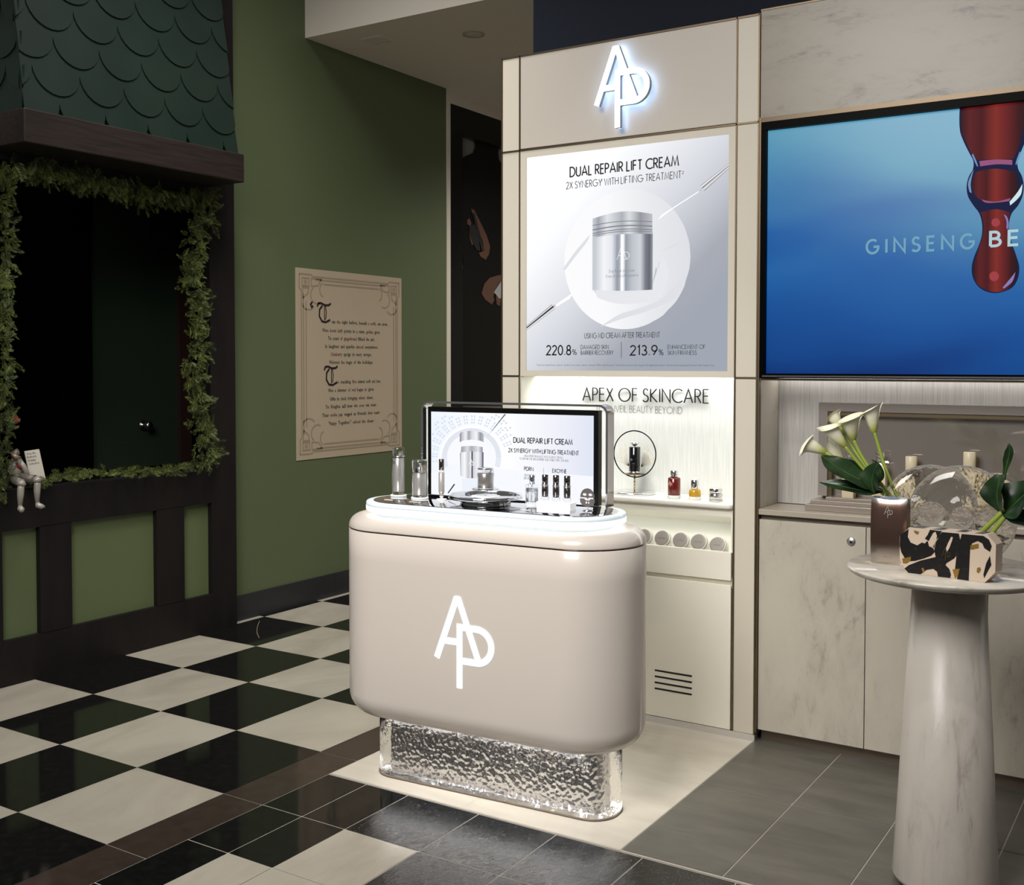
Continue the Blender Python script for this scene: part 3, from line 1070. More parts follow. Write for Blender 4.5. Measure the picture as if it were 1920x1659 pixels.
lid = [(1111, 447)] + [(1111, 410)] + [(1111 + 112 * k / 12, 410 - 9 * sin(pi * k / 12) - 9 * k / 12) for k in range(13)] + [(1223.5, 439)] + [(1223 - 112 * k / 12, 438.5 - 3 * sin(pi * k / 12) + 7 * k / 12) for k in range(13)]
art('printed_jar_lid', lid, printed('jar_lid_print', [(0, (.6, .63, .68)), (.1, (.35, .37, .42)), (.25, (.75, .77, .8)), (.5, (.42, .44, .48)), (.62, (.7, .72, .75)), (.8, (.3, .31, .34)), (1, (.5, .52, .56))], 0, 1), .0013)
rings = B()
for yy, w in ((422, 1.4), (430, 2.2), (437, 1.6), (441, 1.3)):
    pts = [(1111 + 112 * k / 12, yy - 4.5 * sin(pi * k / 12) - 7 * k / 12) for k in range(13)]
    rings.poly([fY(x, y, .0016) for x, y in pts] + [fY(x, y + w, .0016) for x, y in pts[::-1]])
part('printed_jar_rings', rings, E1((.22, .23, .27, 1)), ps)
lid2 = B()
lid2.poly([fY(x, y, .0017) for x, y in [(1111 + 112 * k / 12, 411 - 9 * sin(pi * k / 12) - 9 * k / 12) for k in range(13)] + [(1223 - 112 * k / 12, 403 - 5.0 * sin(pi * k / 12) + 8 * k / 12 + 3) for k in range(13)]])
b = B()
o_ = fY(1166.5, 489.5, .0019)
mono(b, 0, 0, .082, lambda x, z, d=0: Vector((o_.x + x, YP - .0028, o_.z - .018 + z)), .022)
part('printed_jar_monogram', b, E1((1, 1, 1, 1)), ps)


def pline(par, name, text, xa, ya, xb, yb, hpx, m_, weight=.1, kind='caps', Y=YP - .0012, track=.2):
    """line of lettering between two points of a wall plane Y (baseline left, right)"""
    a, e_ = atY(Y, xa, ya), atY(Y, xb, yb)
    h = (atY(Y, xa, ya - hpx) - a).z
    b = B()
    z0 = (a.z + e_.z) / 2
    ff = lambda x, z, d=0: Vector((x, Y + d, z))
    if kind == 'caps':
        caps_line(b, text, a.x, e_.x, z0, h, weight, ff, 0, track)
    else:
        type_line(b, text, a.x, e_.x, z0, h, ff)
    return part(name, b, m_, par)


INK = M['ink']
pline(ps, 'headline', 'DUAL REPAIR LIFT CREAM', 1069, 331, 1272, 311, 17.5, INK, .15)
pline(ps, 'subline', '2X SYNERGY WITH LIFTING TREATMENT', 1062, 354, 1277, 334, 12.5, INK, .1)
pline(ps, 'superscript', '2', 1279, 326, 1282, 326, 5, INK, .16)
pline(ps, 'superscript', '1', 1128, 341, 1129, 341, 5, INK, .16)
pline(ps, 'headline', 'USING MD CREAM AFTER TREATMENT', 1096, 633.5, 1237, 633, 9.5, INK, .1)
pline(ps, 'figure', '220.8', 1025, 665, 1070, 665, 17, INK, .15)
pline(ps, 'figure', '%', 1073, 665, 1081, 665, 10, INK, .12)
pline(ps, 'caption', 'DAMAGED SKIN', 1089, 654.5, 1141, 654, 7.5, M['ink2'], .13)
pline(ps, 'caption', 'BARRIER RECOVERY', 1089, 665, 1150, 665, 7.5, M['ink2'], .13)
pline(ps, 'figure', '213.9', 1182, 665.5, 1232, 665.5, 17.5, INK, .15)
pline(ps, 'figure', '%', 1235, 665.5, 1243.5, 665.5, 10.5, INK, .12)
pline(ps, 'caption', 'ENHANCEMENT OF', 1252, 654, 1322, 654, 7.5, M['ink2'], .13)
pline(ps, 'caption', 'SKIN FIRMNESS', 1252, 665, 1306, 665, 7.5, M['ink2'], .13)
pline(ps, 'jar_lettering', 'Dual Repair Lift Cream', 1142, 511.5, 1190, 509, 6, E1((.25, .26, .3, 1)), kind='t', Y=YP - .003)
pline(ps, 'jar_lettering', 'Creme Double Lift Reparatrice', 1135, 521, 1197, 518, 6, E1((.25, .26, .3, 1)), kind='t', Y=YP - .003)
pline(ps, 'footnote', 'Temporary damaged barrier supports 1 day after the procedure, tested vs. untreated, TEWL study, 42 women. Tested with non-invasive radio frequency skin tightening treatment. Observed self scoring study, 42 women, after 4 weeks of use.',
      1006, 685, 1340, 687, 3, M['ink2'], kind='t')
art('divider', [(1164.5, 641), (1165.5, 641), (1165.5, 671), (1164.5, 671)], M['ink2'], .0004)


def needle(x0, y0, x1, y1, w, tipx, tipy, dark):
    # a printed steel injector: shaded strips along its length, then collar and tip
    dx, dy = x1 - x0, y1 - y0
    l_ = (dx * dx + dy * dy) ** .5
    nx, ny = -dy / l_, dx / l_
    tones = ((-1, -.75, .25), (-.75, -.35, .8), (-.35, .05, dark), (.05, .35, .16), (.35, .8, .9), (.8, 1, .3))
    for a_, b_, c_ in tones:
        lim = lambda x, y: (min(max(x, 987), 1369.2), y)
        art('printed_needle', [lim(x0 + nx * w * a_, y0 + ny * w * a_), lim(x1 + nx * w * a_, y1 + ny * w * a_), lim(x1 + nx * w * b_, y1 + ny * w * b_), lim(x0 + nx * w * b_, y0 + ny * w * b_)], E1((c_, c_, c_ * 1.03, 1)), .0007)
    art('printed_needle_tip', [(x1 + nx * w * .5, y1 + ny * w * .5), (x1 - nx * w * .5, y1 - ny * w * .5), (tipx, tipy - 2), (tipx, tipy + 2)], E1((.6, .6, .62, 1)), .0008)


needle(984, 615, 1038, 574.5, 5.2, 1042, 572, .02)
needle(1373, 309, 1317, 353, 6.0, 1310, 358, .55)
art('printed_spark', [(1311, 357.5), (1311.5, 359), (1262, 391), (1234, 412), (1240, 403)], E1((1, 1, 1, 1), 1.1), .0006)
art('printed_spark', [(1041, 572), (1043, 575), (1068, 560), (1075, 548)], E1((1, 1, 1, 1), 1.1), .0006)
# lit niche
NZ0, NZ1 = .937, 1.44
nb = part('niche_back', B().poly([(XA, YB, NZ0), (XB, YB, NZ0), (XB, YB, NZ1), (XA, YB, NZ1)]), M['silk'], t, label='silver textile back panel of the niche')
part('niche_lining', B().poly([(XA, YU, NZ0), (XA, YB, NZ0), (XA, YB, NZ1), (XA, YU, NZ1)]).poly([(XB, YU, NZ0), (XB, YB, NZ0), (XB, YB, NZ1), (XB, YU, NZ1)]).poly([(XA, YU + .15, NZ1 + .06), (XB, YU + .15, NZ1 + .06), (XB, YB, NZ1 + .06), (XA, YB, NZ1 + .06)]).poly([(XA, YB, NZ1), (XB, YB, NZ1), (XB, YB, NZ1 + .06), (XA, YB, NZ1 + .06)]), M['white'], t)
part('light_strip', B().box(XA + .02, XB - .02, YU + .165, YU + .2, NZ1 + .03, NZ1 + .04), mat('niche_light_strip', (1, 1, 1), .5, emit=(.97, 1, 1), estr=23), t, label='white light strip at the top of the niche')
fb = lambda x, z, d=0: Vector((x, YB - .010 + d, z))
b = B()
a, e_ = atY(YB - .01, 1092.5, 752), atY(YB - .01, 1328, 754.5)
caps_line(b, 'APEX OF SKINCARE', a.x, e_.x, (a.z + e_.z) / 2, .0575, .085, fb, .004, .2)
part('raised_lettering', b, M['ink'], nb)
fb2 = lambda x, z, d=0: Vector((x, YB - .001 + d, z))
b = B()
a, e_ = atY(YB, 1117, 773), atY(YB, 1279, 774)
caps_line(b, 'TO UNVEIL BEAUTY BEYOND', a.x, e_.x, (a.z + e_.z) / 2, .029, .095, fb2, 0, .2)
part('lettering', b, mat('grey_lettering', srgb(130, 130, 132), .5), nb)
sh = B()
slab(sh, (XB - XA) / 2 - .004, .122, .022, [(.004, .917), (0, .921), (0, .934), (.003, .937)], (XA + XB) / 2, YU + .112, 8)
part('shelf', sh, M['white'], t)
part('rail', B().box(XA + .004, XB - .004, YU + .012, YU + .04, .885, .916), M['ivory'], t)
part('bin_lining', B().box(XB - .016, XB - .004, YU + .012, YB, .742, .885).box(XA + .004, XA + .016, YU + .012, YB, .742, .885).poly([(XA, YU + .2, .74), (XB, YU + .2, .74), (XB, YU + .2, .917), (XA, YU + .2, .917)]), M['ivory'], t)
part('light_strip', B().box(XA + .03, XB - .03, YU + .05, YU + .07, .893, .9), mat('bin_light_strip', (1, 1, 1), .5, emit=(.96, 1, 1), estr=3.8), t, label='light strip hidden in the tray opening')
part('sloping_tray', B().add([(XA + .02, YU + .02, .70), (XB - .018, YU + .02, .70), (XB - .018, YU + .198, .83), (XA + .02, YU + .198, .83)], [[0, 1, 2, 3]]), M['white'], t, label='white sloping tray')
part('drawer_front', B().box(XA + .006, XB - .01, YU, YU + .02, .630, .744, bev=.002), M['ivory'], t)
part('recess', B().box(XA + .006, XB - .006, YU + .008, YU + .05, .6, .64).box(XA + .006, XB - .006, YU + .05, YU + .06, .03, .7), mat('recess_strip', srgb(196, 190, 170), .6), t)
dr = part('cabinet_door', B().box(XA + .006, XB - .01, YU, YU + .02, .029, .612, bev=.002), M['ivory'], t)
vs = B()
for k in range(4):
    z = .2215 - .0253 * k
    vs.box(-1.948, -1.782, YU - .0012, YU + .004, z - .0035, z + .0035)
part('vent_slot', vs, mat('dark_slot', srgb(24, 22, 20), .8), dr)
part('toe_space', B().box(XA, XB, YU + .03, YU + .05, 0, .034), M['dark'], t)

# round cushion compacts in the sloping tray
def compact():
    r = thing('cushion_compact', '', 'compact', (0, 0, 0), 0, 'round compacts in the tower tray')
    Mt = Matrix.Rotation(rad(68), 4, 'X')
    part('case', B().lathe([(0, -.011), (.03, -.011), (.0355, -.006), (.0365, 0), (.0355, .006), (.032, .0095)], n=36, M=Mt).lathe([(.032, .0094), (0, .0094)], n=36, M=Mt), M['white'], r, True)
    part('mirror_face', B().lathe([(.0315, .0095), (.0315, .011), (.026, .0112), (0, .0112)], n=36, M=Mt), mat('grey_compact_face', srgb(160, 153, 146), .3, .1), r, True)
    b = B()
    type_line(b, 'age beauty', -.013, .013, -.0035, .004, lambda x, y, d=0: Mt @ Vector((x, y, .0116)))
    part('lettering', b, M['ink2'], r, True)
    return r


cp = compact()
cl = ['rightmost round compact in the white tower tray', 'second round compact from the right in the tower tray', 'middle round compact in the white tower tray', 'second round compact from the left in the tower tray', 'leftmost round compact, half hidden behind the counter']
for k, (px, py) in enumerate(((1341, 1024), (1305.5, 1018), (1271.5, 1015), (1237, 1011), (1203, 1008))):
    c = atY(4.185, px, py)
    lc = (c.x, 4.215, c.z)
    o = cp if k == 0 else dup(cp, lc)
    o.location = lc
    o['label'] = cl[k]

# ring stand on the shelf
c = atY(4.29, 1190, 851)
cx, cz, R_ = c.x, c.z, .1
Ys = 4.29
t = thing('ring_stand', 'black ring display stand with fan of gold rods on niche shelf', 'stand', (cx, Ys, .937))
part('base_disc', B().lathe([(0, .937), (.088, .937), (.092, .941), (.092, .946), (.088, .949), (0, .949)], (cx, Ys, 0), 48), M['chrome'], t, label='polished metal base disc')
rx = 46 * .00218
ring = [(cx + .1 * cos(a), Ys, cz + .1 * sin(a)) for a in [2 * pi * k / 64 for k in range(64)]]
part('ring', B().tube(ring, .0028, 8, closed=True), mat('black_ring', srgb(18), .2, .6), t)
rods = B()
for k in range(9):
    for sg in (-1, 1):
        a = rad(8 + k * 6.5)
        p0 = Vector((cx + sg * .028, Ys + .004, cz - .055))
        p1 = Vector((cx + sg * .097 * cos(a), Ys + .004, cz - .045 + .097 * sin(a)))
        rods.tube([p0, p1], .0006, 4)
part('fan_rods', rods, M['gold'], t, label='fan of thin gold rods')
part('post', B().tube([(cx, Ys, .948), (cx, Ys, cz - .087)], .004, 10), M['gold'], t)
part('plate', B().lathe([(0, cz - .09), (.044, cz - .088), (.044, cz - .085), (0, cz - .084)], (cx, Ys, 0), 36), M['bronze'], t)
t = thing('black_bottle', 'slim black bottle with silver diamond cap held in the ring stand', 'bottle', (cx, Ys, cz - .084))
part('glass', B().lathe([(0, cz - .0838), (.0235, cz - .0838), (.0245, cz - .082), (.0245, cz + .03), (.0235, cz + .031), (0, cz + .031)], (cx, Ys, 0), 32), mat('black_lacquered_glass', srgb(14, 15, 20), .05, coat=.6), t)
part('cap', B().lathe([(0, cz + .031), (.004, cz + .034), (.021, cz + .046), (.0215, cz + .05), (.012, cz + .055), (0, cz + .0565)], (cx, Ys, 0), 32), M['chrome'], t, label='silver diamond shaped cap')
part('base_band', B().lathe([(.0247, cz - .0836), (.0247, cz - .075)], (cx, Ys, 0), 32), M['silver'], t)
b = B()
mono(b, cx - .004, cz - .03, .014, lambda x, z, d=0: Vector((x, Ys - .0248, z)), .09)
part('monogram', b, M['silver'], t)


def flacon(name, label, cat, px, py, Y, zb, prof, cap, gm, lm, cm, liq, logo=False, group=None):
    c = atY(Y, px, py)
    t = thing(name, label, cat, (c.x, Y, zb), 0, group)
    part('glass', B().lathe(prof, n=36), gm, t, True)
    if liq:
        part('liquid', B().lathe(liq, n=36), lm, t, True)
    part('cap', B().lathe(cap, n=32), cm, t, True)
    return t


def pill(r, z0, z1, e=.003):
    return [(0, z0), (r - e, z0), (r, z0 + e), (r, z1 - e), (r - e, z1), (0, z1)]


red = mat('red_liquid', srgb(128, 26, 20), .1, coat=.5)
amber = mat('amber_liquid', srgb(232, 180, 44), .1, coat=.4)
Yq = 4.235
t = flacon('red_bottle', 'red liquid bottle with silver cap and monogram on the niche shelf', 'bottle', 1264, 920, Yq, .937, pill(.0262, 0, .087, .004), pill(.0165, .088, .118, .001), M['acryl'], red, M['chrome'], pill(.0248, .014, .084))
b = B()
mono(b, -.001, .05, .024, lambda x, z, d=0: Vector((x - .006, -.0268, z)), .07)
part('monogram', b, mat('pale_pink_print', srgb(236, 190, 180), .5), t, True)
flacon('amber_bottle', 'small amber liquid bottle with silver cap between red bottle and jar', 'bottle', 1303, 925, Yq, .937, pill(.0245, 0, .043, .004), pill(.0165, .044, .084, .001), M['acryl'], amber, M['chrome'], pill(.023, .014, .041))
t = thing('silver_jar', 'small clear walled silver jar at the right end of niche shelf', 'jar', (atY(Yq, 1342, 930).x, Yq, .937))
part('body', B().lathe(pill(.0225, .006, .032), n=36), M['silver'], t, True)
part('clear_shell', B().lathe(pill(.0275, 0, .034, .004), n=36), M['acryl'], t, True)
part('lid', B().lathe(pill(.0275, .0355, .0545, .002), n=36), M['chrome'], t, True, label='polished lid')

# ------------------------------------------------------------------ rounded display counter
RZ = rad(3.5)
OC = Vector((-2.144, 3.228, 0))
t = thing('display_counter', 'rounded beige counter with lit monogram on a textured clear glass base', 'counter', OC, RZ)
CT = t
A_, D_ = .571, .206
r9 = .085
prof = [(r9 - r9 * sin(pi / 2 * k / 8), .222 + r9 - r9 * cos(pi / 2 * k / 8)) for k in range(9)]
prof = [(.12, .222)] + prof + [(0, .5), (0, .8), (0, .898), (.003, .9005)]
bd_ = part('body', slab(B(), A_, D_, D_, prof, n=20), M['pearl'], t, True)
part('metal_band', slab(B(), A_ - .0025, D_ - .0025, D_, [(.02, .898), (0, .8985), (0, .9055), (.02, .906)], n=20), mat('dark_bronze_band', srgb(74, 60, 52), .15, 1), t, True, label='dark bronze band')
lp = [(.003, .9035), (0, .906)] + [(.046 - .046 * cos(pi / 2 * k / 8), .908 + .043 * sin(pi / 2 * k / 8)) for k in range(9)] + [(.13, .951)]
part('lid', slab(B(), A_, D_, D_, lp, n=20), M['pearl'], t, True)
b = B()
mono(b, -.003, .402, .31, lambda x, z, d=0: Vector((x, -D_ - .0015 + d, z)), .063)
part('monogram_sign', b, M['glow'], t, True, label='white lit monogram')
hb = B()
mono(hb, -.003, .402, .31, lambda x, z, d=0: Vector((x, -D_ - .0008, z)), .085)
part('monogram_edge', hb, mat('translucent_edge', srgb(196, 200, 204), .4, emit=(.75, .78, .82), estr=.35), t, True)
# base: textured clear glass shell, hammered metal core, light strip under the body
gm = mat('textured_clear_glass', (1, 1, 1), .02, trans=1, ior=1.12, coat=.5)
nt, N, L, b_ = nodes(gm)
tc = N.new('ShaderNodeTexCoord')
nz = N.new('ShaderNodeTexNoise')
nz.inputs['Scale'].default_value = 46
nz.inputs['Detail'].default_value = 2.5
nz.inputs['Distortion'].default_value = .6
bp = N.new('ShaderNodeBump')
bp.inputs['Strength'].default_value = .45
bp.inputs['Distance'].default_value = .012
L.new(tc.outputs['Object'], nz.inputs['Vector'])
L.new(nz.outputs[0], bp.inputs['Height'])
L.new(bp.outputs[0], b_.inputs['Normal'])
L.new(bp.outputs[0], b_.inputs['Coat Normal'])
KX, KY, KA, KD = .026, -.013, .472, .1
gs = part('glass_base', slab(B(), KA, KD, .09, [(.004, .006), (0, .01), (0, .224)], KX, KY, 14), gm, t, True, label='clear textured glass base')
km = mat('hammered_silver', (.8, .8, .82), .2, 1)
nt, N, L, b_ = nodes(km)
tc = N.new('ShaderNodeTexCoord')
vz = N.new('ShaderNodeTexVoronoi')
vz.inputs['Scale'].default_value = 74
vz.feature = 'SMOOTH_F1'
nz = N.new('ShaderNodeTexNoise')
nz.inputs['Scale'].default_value = 30
nz.inputs['Detail'].default_value = 3
mx = N.new('ShaderNodeMath')
mx.operation = 'ADD'
bp = N.new('ShaderNodeBump')
bp.inputs['Strength'].default_value = .3
bp.inputs['Distance'].default_value = .012
L.new(tc.outputs['Object'], vz.inputs['Vector'])
L.new(tc.outputs['Object'], nz.inputs['Vector'])
L.new(vz.outputs[0], mx.inputs[0])
L.new(nz.outputs[0], mx.inputs[1])
L.new(mx.outputs[0], bp.inputs['Height'])
L.new(bp.outputs[0], b_.inputs['Normal'])
part('metal_core', slab(B(), KA - .05, KD - .045, .04, [(0, .008), (0, .221)], KX, KY, 8, smooth=False), km, gs, True, label='hammered silver core')
part('base_rim', slab(B(), KA + .003, KD + .003, .093, [(.003, 0), (0, .0005), (0, .005), (.003, .0055)], KX, KY, 14), mat('brown_base_rim', srgb(110, 96, 84), .4), gs, True)
ls = B()
n_ = 52
for ya, yb in ((-.125, -.1165), (.092, .113)):
    ls.add([(-.40, ya, .2215), (.42, ya, .2215), (.42, yb, .2215), (-.40, yb, .2215)], [[0, 1, 2, 3]])
part('light_strip', ls, mat('base_light_strip', (1, 1, 1), .5, emit=(1, .98, .95), estr=20), t, True, label='white light strip under the counter body')
ls = B()
o1, o2 = rrect(KA - .004, KD - .004, .086, 12), rrect(KA - .047, KD - .042, .045, 12)
ls.add([(KX + x, KY + y, .2208) for x, y in o1] + [(KX + x, KY + y, .2208) for x, y in o2], [[i, (i + 1) % n_, n_ + (i + 1) % n_, n_ + i] for i in range(n_)])
part('light_strip', ls, mat('glass_light_strip', (1, 1, 1), .5, emit=(1, .99, .98), estr=7), gs, True, label='white light strip inside the glass base')
# lit acrylic tray and mirror top
frost = mat('frosted_acrylic', srgb(214, 226, 232), .35, emit=(.78, .88, .95), estr=.42)
lit = mat('lit_acrylic_edge', (1, 1, 1), .3, emit=(.95, .98, 1), estr=1.5)
part('tray_pedestal', slab(B(), .458, .158, .158, [(0, .951), (0, .968)], n=18), mat('translucent_pedestal', srgb(200, 212, 214), .4, emit=(.84, .93, .97), estr=.34), t, True)
tr = part('lit_tray', slab(B(), .5, .178, .178, [(.02, .9675), (.003, .9675), (0, .970), (0, .986)], n=20), lit, t, True, label='glowing white acrylic tray')
part('tray_rim', slab(B(), .5, .178, .178, [(0, .9862), (.001, .997), (.004, 1.0), (.03, 1.0)], n=20), frost, tr, True)
part('mirror_top', slab(B(), .474, .147, .147, [(.0, .9985), (0, 1.002), (.002, 1.0025)], n=20), mat('grey_mirror_top', (.62, .62, .63), .02, 1), t, True, label='grey mirror top')

# ------------------------------------------------------------------ things on the counter
MC = Matrix.Translation(OC) @ Matrix.Rotation(RZ, 4, 'Z')
EX = Vector((cos(RZ), sin(RZ), 0))
EY = Vector((-sin(RZ), cos(RZ), 0))


def LC(x, y, z):
    return MC @ Vector((x, y, z))


def atL(v, px, py):
    d = ray(px, py)
    p = CAMP + d * (((OC - CAMP).dot(EY) + v) / d.dot(EY))
    q = p - OC
    return Vector((q.dot(EX), v, p.z))


ZT = 1.0026
# screen in a chrome arch
t = thing('advert_screen', 'wide lit advert screen in a chrome arch at the back of the counter', 'screen', LC(0, .14, ZT), RZ)
T0 = Vector((0, .14, ZT))


def lp_(b):
    b.v = [v - T0 for v in b.v]
    return b


FX0, FX1, FZ = -.378, .392, 1.357
out = [(FX0, ZT), (FX0, FZ - .035)] + arc(FX0 + .035, FZ - .035, .035, .035, 180, 90, 8) + arc(FX1 - .035, FZ - .035, .035, .035, 90, 0, 8) + [(FX1, FZ - .035), (FX1, ZT)]
th = .008
inn = [(FX0 + th, ZT), (FX0 + th, FZ - .035)] + arc(FX0 + .035, FZ - .035, .027, .027, 180, 90, 8) + arc(FX1 - .035, FZ - .035, .027, .027, 90, 0, 8) + [(FX1 - th, FZ - .035), (FX1 - th, ZT)]
b = B()
n_ = len(out)
vs = [(x, y, z) for y in (.125, .178) for P in (out, inn) for x, z in P]
fs = []
for i in range(n_ - 1):
    j = i + 1
    fs += [[i, j, n_ + j, n_ + i], [2 * n_ + i, 3 * n_ + i, 3 * n_ + j, 2 * n_ + j], [i, 2 * n_ + i, 2 * n_ + j, j], [n_ + i, n_ + j, 3 * n_ + j, 3 * n_ + i]]
b.add(vs, fs)
b.add([vs[i] for i in (0, n_, 3 * n_, 2 * n_)], [[0, 1, 2, 3]])
part('chrome_arch', lp_(b), M['chrome'], t, True, label='chrome arch frame')
SX0, SX1, SZ0, SZ1 = -.342, .332, 1.004, 1.317
YSs = .14
part('bezel', lp_(B().box(-.357, .350, YSs, .168, ZT, 1.3355)), M['blackgloss'], t, True, label='black bezel')
sp = printed('screen_ground', [(0, (.86, .92, 1)), (.25, (.95, .97, 1)), (.5, (.99, .99, 1)), (.8, (.86, .87, .95)), (1, (.74, .78, .9))], 0, 1.0)
ys = YSs - .0008
scr = part('display', lp_(B().poly([(SX0, ys, SZ0), (SX1, ys, SZ0), (SX1, ys, SZ1), (SX0, ys, SZ1)])), sp, t, True, label='lit display picture')


def fS(px, py, d=0):
    p = atL(YSs - .0012 - d, px, py)
    p.x = max(SX0, min(SX1, p.x))
    p.z = max(SZ0, min(SZ1, p.z))
    return p


def sart(name, polys, m_, d=0):
    b = B()
    for pts in polys:
        b.poly([fS(x, y, d) for x, y in pts])
    return part(name, lp_(b), m_, scr, True)


def ringpoly(cx, cy, r0, r1, a0, a1, n=24):
    out_ = []
    for k in range(n):
        aa, ab = a0 + (a1 - a0) * k / n, a0 + (a1 - a0) * (k + 1) / n
        q = lambda a, r: (cx + r * cos(rad(a)), cy - r * sin(rad(a)))
        out_.append([q(aa, r0), q(ab, r0), q(ab, r1), q(aa, r1)])
    return out_


sart('printed_floor', [[(808, 886), (900, 876), (1112, 893), (1114, 950), (806, 945)]], E1((.93, .95, 1, 1)), 0)
sart('printed_halo', ringpoly(884, 858, 0, 56, -20, 200), E1((.80, .83, .90, 1)), .0002)
sart('printed_halo', ringpoly(884, 858, 0, 46, -20, 200), E1((.95, .96, .99, 1)), .0004)
sart('printed_halo', ringpoly(884, 858, 56, 60, -15, 195), E1((1, 1, 1, 1), 1.1), .0004)
gr = []
for k in range(46):
    a = 18 + k * 3.7
    for r in (64, 70, 76, 83, 90):
        if (k + r) % 3:
            gr += [p for p in ringpoly(884, 858, r, r + 3.6, a, a + 2.1, 1) if all(807 < x < 960 and 776 < y < 880 for x, y in p)]
sart('printed_grid', gr, E1((.68, .74, .84, 1)), .0004)
gr = []
for k in range(60):
    a = 2 + k * 3
    gr += ringpoly(884, 858, 47, 55, a, a + .8, 1)
sart('printed_rays', gr, E1((.68, .71, .80, 1)), .0006)
sart('printed_needle', [[(946, 776), (949, 776.5), (913, 819)]], E1((.15, .17, .22, 1)), .0008)
sart('printed_needle', [[(851, 907), (853.5, 908), (841, 925), (839, 924)]], E1((.05, .05, .07, 1)), .0008)
sart('printed_jar', [[(862.5, 849), (868, 846), (900, 846), (907, 848), (906.5, 893), (900, 896.5), (875, 896.5), (863.5, 892)]], printed('screen_jar', [(0, (.05, .05, .06)), (.05, (.75, .76, .8)), (.2, (.95, .95, .97)), (.35, (.55, .56, .6)), (.48, (.8, .8, .84)), (.49, (.03, .03, .04)), (.53, (.05, .05, .06)), (.55, (.6, .61, .65)), (.75, (.9, .9, .93)), (.9, (.5, .5, .55)), (.96, (.06, .06, .08)), (1, (.4, .4, .45))], 0, 1), .001)
sart('printed_jar_neck', [[(865, 837), (885, 835), (905, 838), (905, 848), (885, 846), (864, 848)]], printed('screen_neck', [(0, (.3, .3, .34)), (.3, (.7, .71, .75)), (.5, (.4, .4, .44)), (.8, (.75, .75, .8)), (1, (.25, .25, .3))], 0, 1), .0012)
sart('printed_cream_peak', [[(872, 836), (880, 832), (883, 829), (888, 833), (898, 836)]], E1((.97, .97, .98, 1)), .0014)
sart('printed_lid', [[(862, 814), (864, 810), (884, 807), (904, 811), (907, 815), (907, 829), (900, 826), (884, 824), (868, 826), (862, 829)]], printed('screen_lid', [(0, (.2, .2, .25)), (.08, (.5, .5, .56)), (.25, (.9, .9, .93)), (.38, (.35, .36, .42)), (.5, (.7, .7, .75)), (.7, (.92, .92, .95)), (.85, (.3, .3, .36)), (1, (.5, .5, .55))], 0, 1), .001)
o_ = fS(884, 877)
b = B()
mono(b, o_.x, o_.z, .034, lambda x, z, d=0: Vector((x, YSs - .0028, z)), .05)
part('printed_monogram', lp_(b), E1((.98, .98, 1, 1)), scr, True)
sart('printed_shade', [[(866, 897), (904, 897), (906, 930), (868, 930)]], E1((.85, .90, .97, 1)), .0002)


def sline(name, text, xa, ya, xb, yb, hpx, m_, weight=.12):
    a, e_ = atL(YSs - .002, xa, ya), atL(YSs - .002, xb, yb)
    h = (atL(YSs - .002, xa, ya - hpx) - a).z
    b = B()
    caps_line(b, text, a.x, e_.x, (a.z + e_.z) / 2, h, weight, lambda x, z, d=0: Vector((x, YSs - .002, z)))
    return part(name, lp_(b), m_, scr, True)


si = mat('screen_ink', srgb(14, 18, 30), .5)
sline('headline', 'DUAL REPAIR LIFT CREAM', 963, 830, 1073, 833.5, 9.5, si, .17)
sline('headline', '2X SYNERGY WITH LIFTING TREATMENT', 953.5, 848, 1085, 853, 7.5, si, .16)
si2 = mat('screen_grey_ink', srgb(112, 118, 132), .5)
sline('caption', 'HIGH-PERFORMANCE ANTI-AGING CREAM', 983, 857, 1055, 859.5, 4, si2)
sline('caption', 'TO REPAIR THE SKIN BARRIER AND VISIBLY FIRM THE SKIN', 974, 862, 1066, 865.5, 4, si2)
sline('headline', 'PDRN', 983, 882, 1000, 883, 7, si, .16)
sline('headline', 'EXOYNE', 1036, 886, 1062, 887, 7, si, .16)
sline('caption', 'REVIVE THE', 984, 893.5, 1001, 893.5, 4.5, si2)
sline('caption', 'SKIN BARRIER', 982, 899, 1003, 899, 4.5, si2)
sart('divider', [[(1019, 877), (1019.6, 877), (1019.6, 890), (1019, 890)]], si2, .001)
clearp = mat('clear_plastic', (.97, .98, 1), .02, trans=1, ior=1.12, coat=.6)
fluid = mat('clear_silver_fluid', srgb(190, 190, 190), .12, .55)
brush = mat('grey_steel_label', srgb(188, 184, 178), .3, .35)
lens = mat('white_coaster', srgb(240, 242, 244), .3, emit=(1, 1, 1), estr=.25)


def put(x, y, z=ZT):
    return LC(x, y, z)


def coaster(x, y, r, label):
    p = put(x, y)
    return single('coaster', B().lathe([(0, 0), (r - .002, 0), (r, .002), (r - .002, .0045), (0, .0045)], n=36), lens, label, 'coaster', p, RZ, 'white discs under the bottles', True)


coaster(-.43, .05, .0315, 'white disc under the tallest clear bottle on the counter')
coaster(-.318, .025, .033, 'white disc under the clear pump bottle on the counter')
coaster(.14, .045, .023, 'white disc under the square serum bottle on the counter')
ZC = ZT + .005
# tall clear bottle
t = thing('toner_bottle', 'tallest clear bottle with silver core at left end of the counter', 'bottle', put(-.43, .05, ZC), RZ)
part('shell', B().lathe(pill(.0245, 0, .142, .003), n=36), clearp, t, True)
part('inner_sleeve', B().lathe(pill(.0195, .012, .138, .001), n=32), brush, t, True)
part('collar', B().lathe([(.0245, .1425), (.0255, .144), (.0245, .1455), (.02, .1455)], n=36), M['chrome'], t, True)
part('cap', B().lathe(pill(.0225, .146, .177, .003), n=36), clearp, t, True, label='clear cap')
b = B()
mono(b, 0, .112, .018, lambda x, z, d=0: Vector((x - .006, -.0249, z)), .07)
part('monogram', b, M['silver'], t, True)
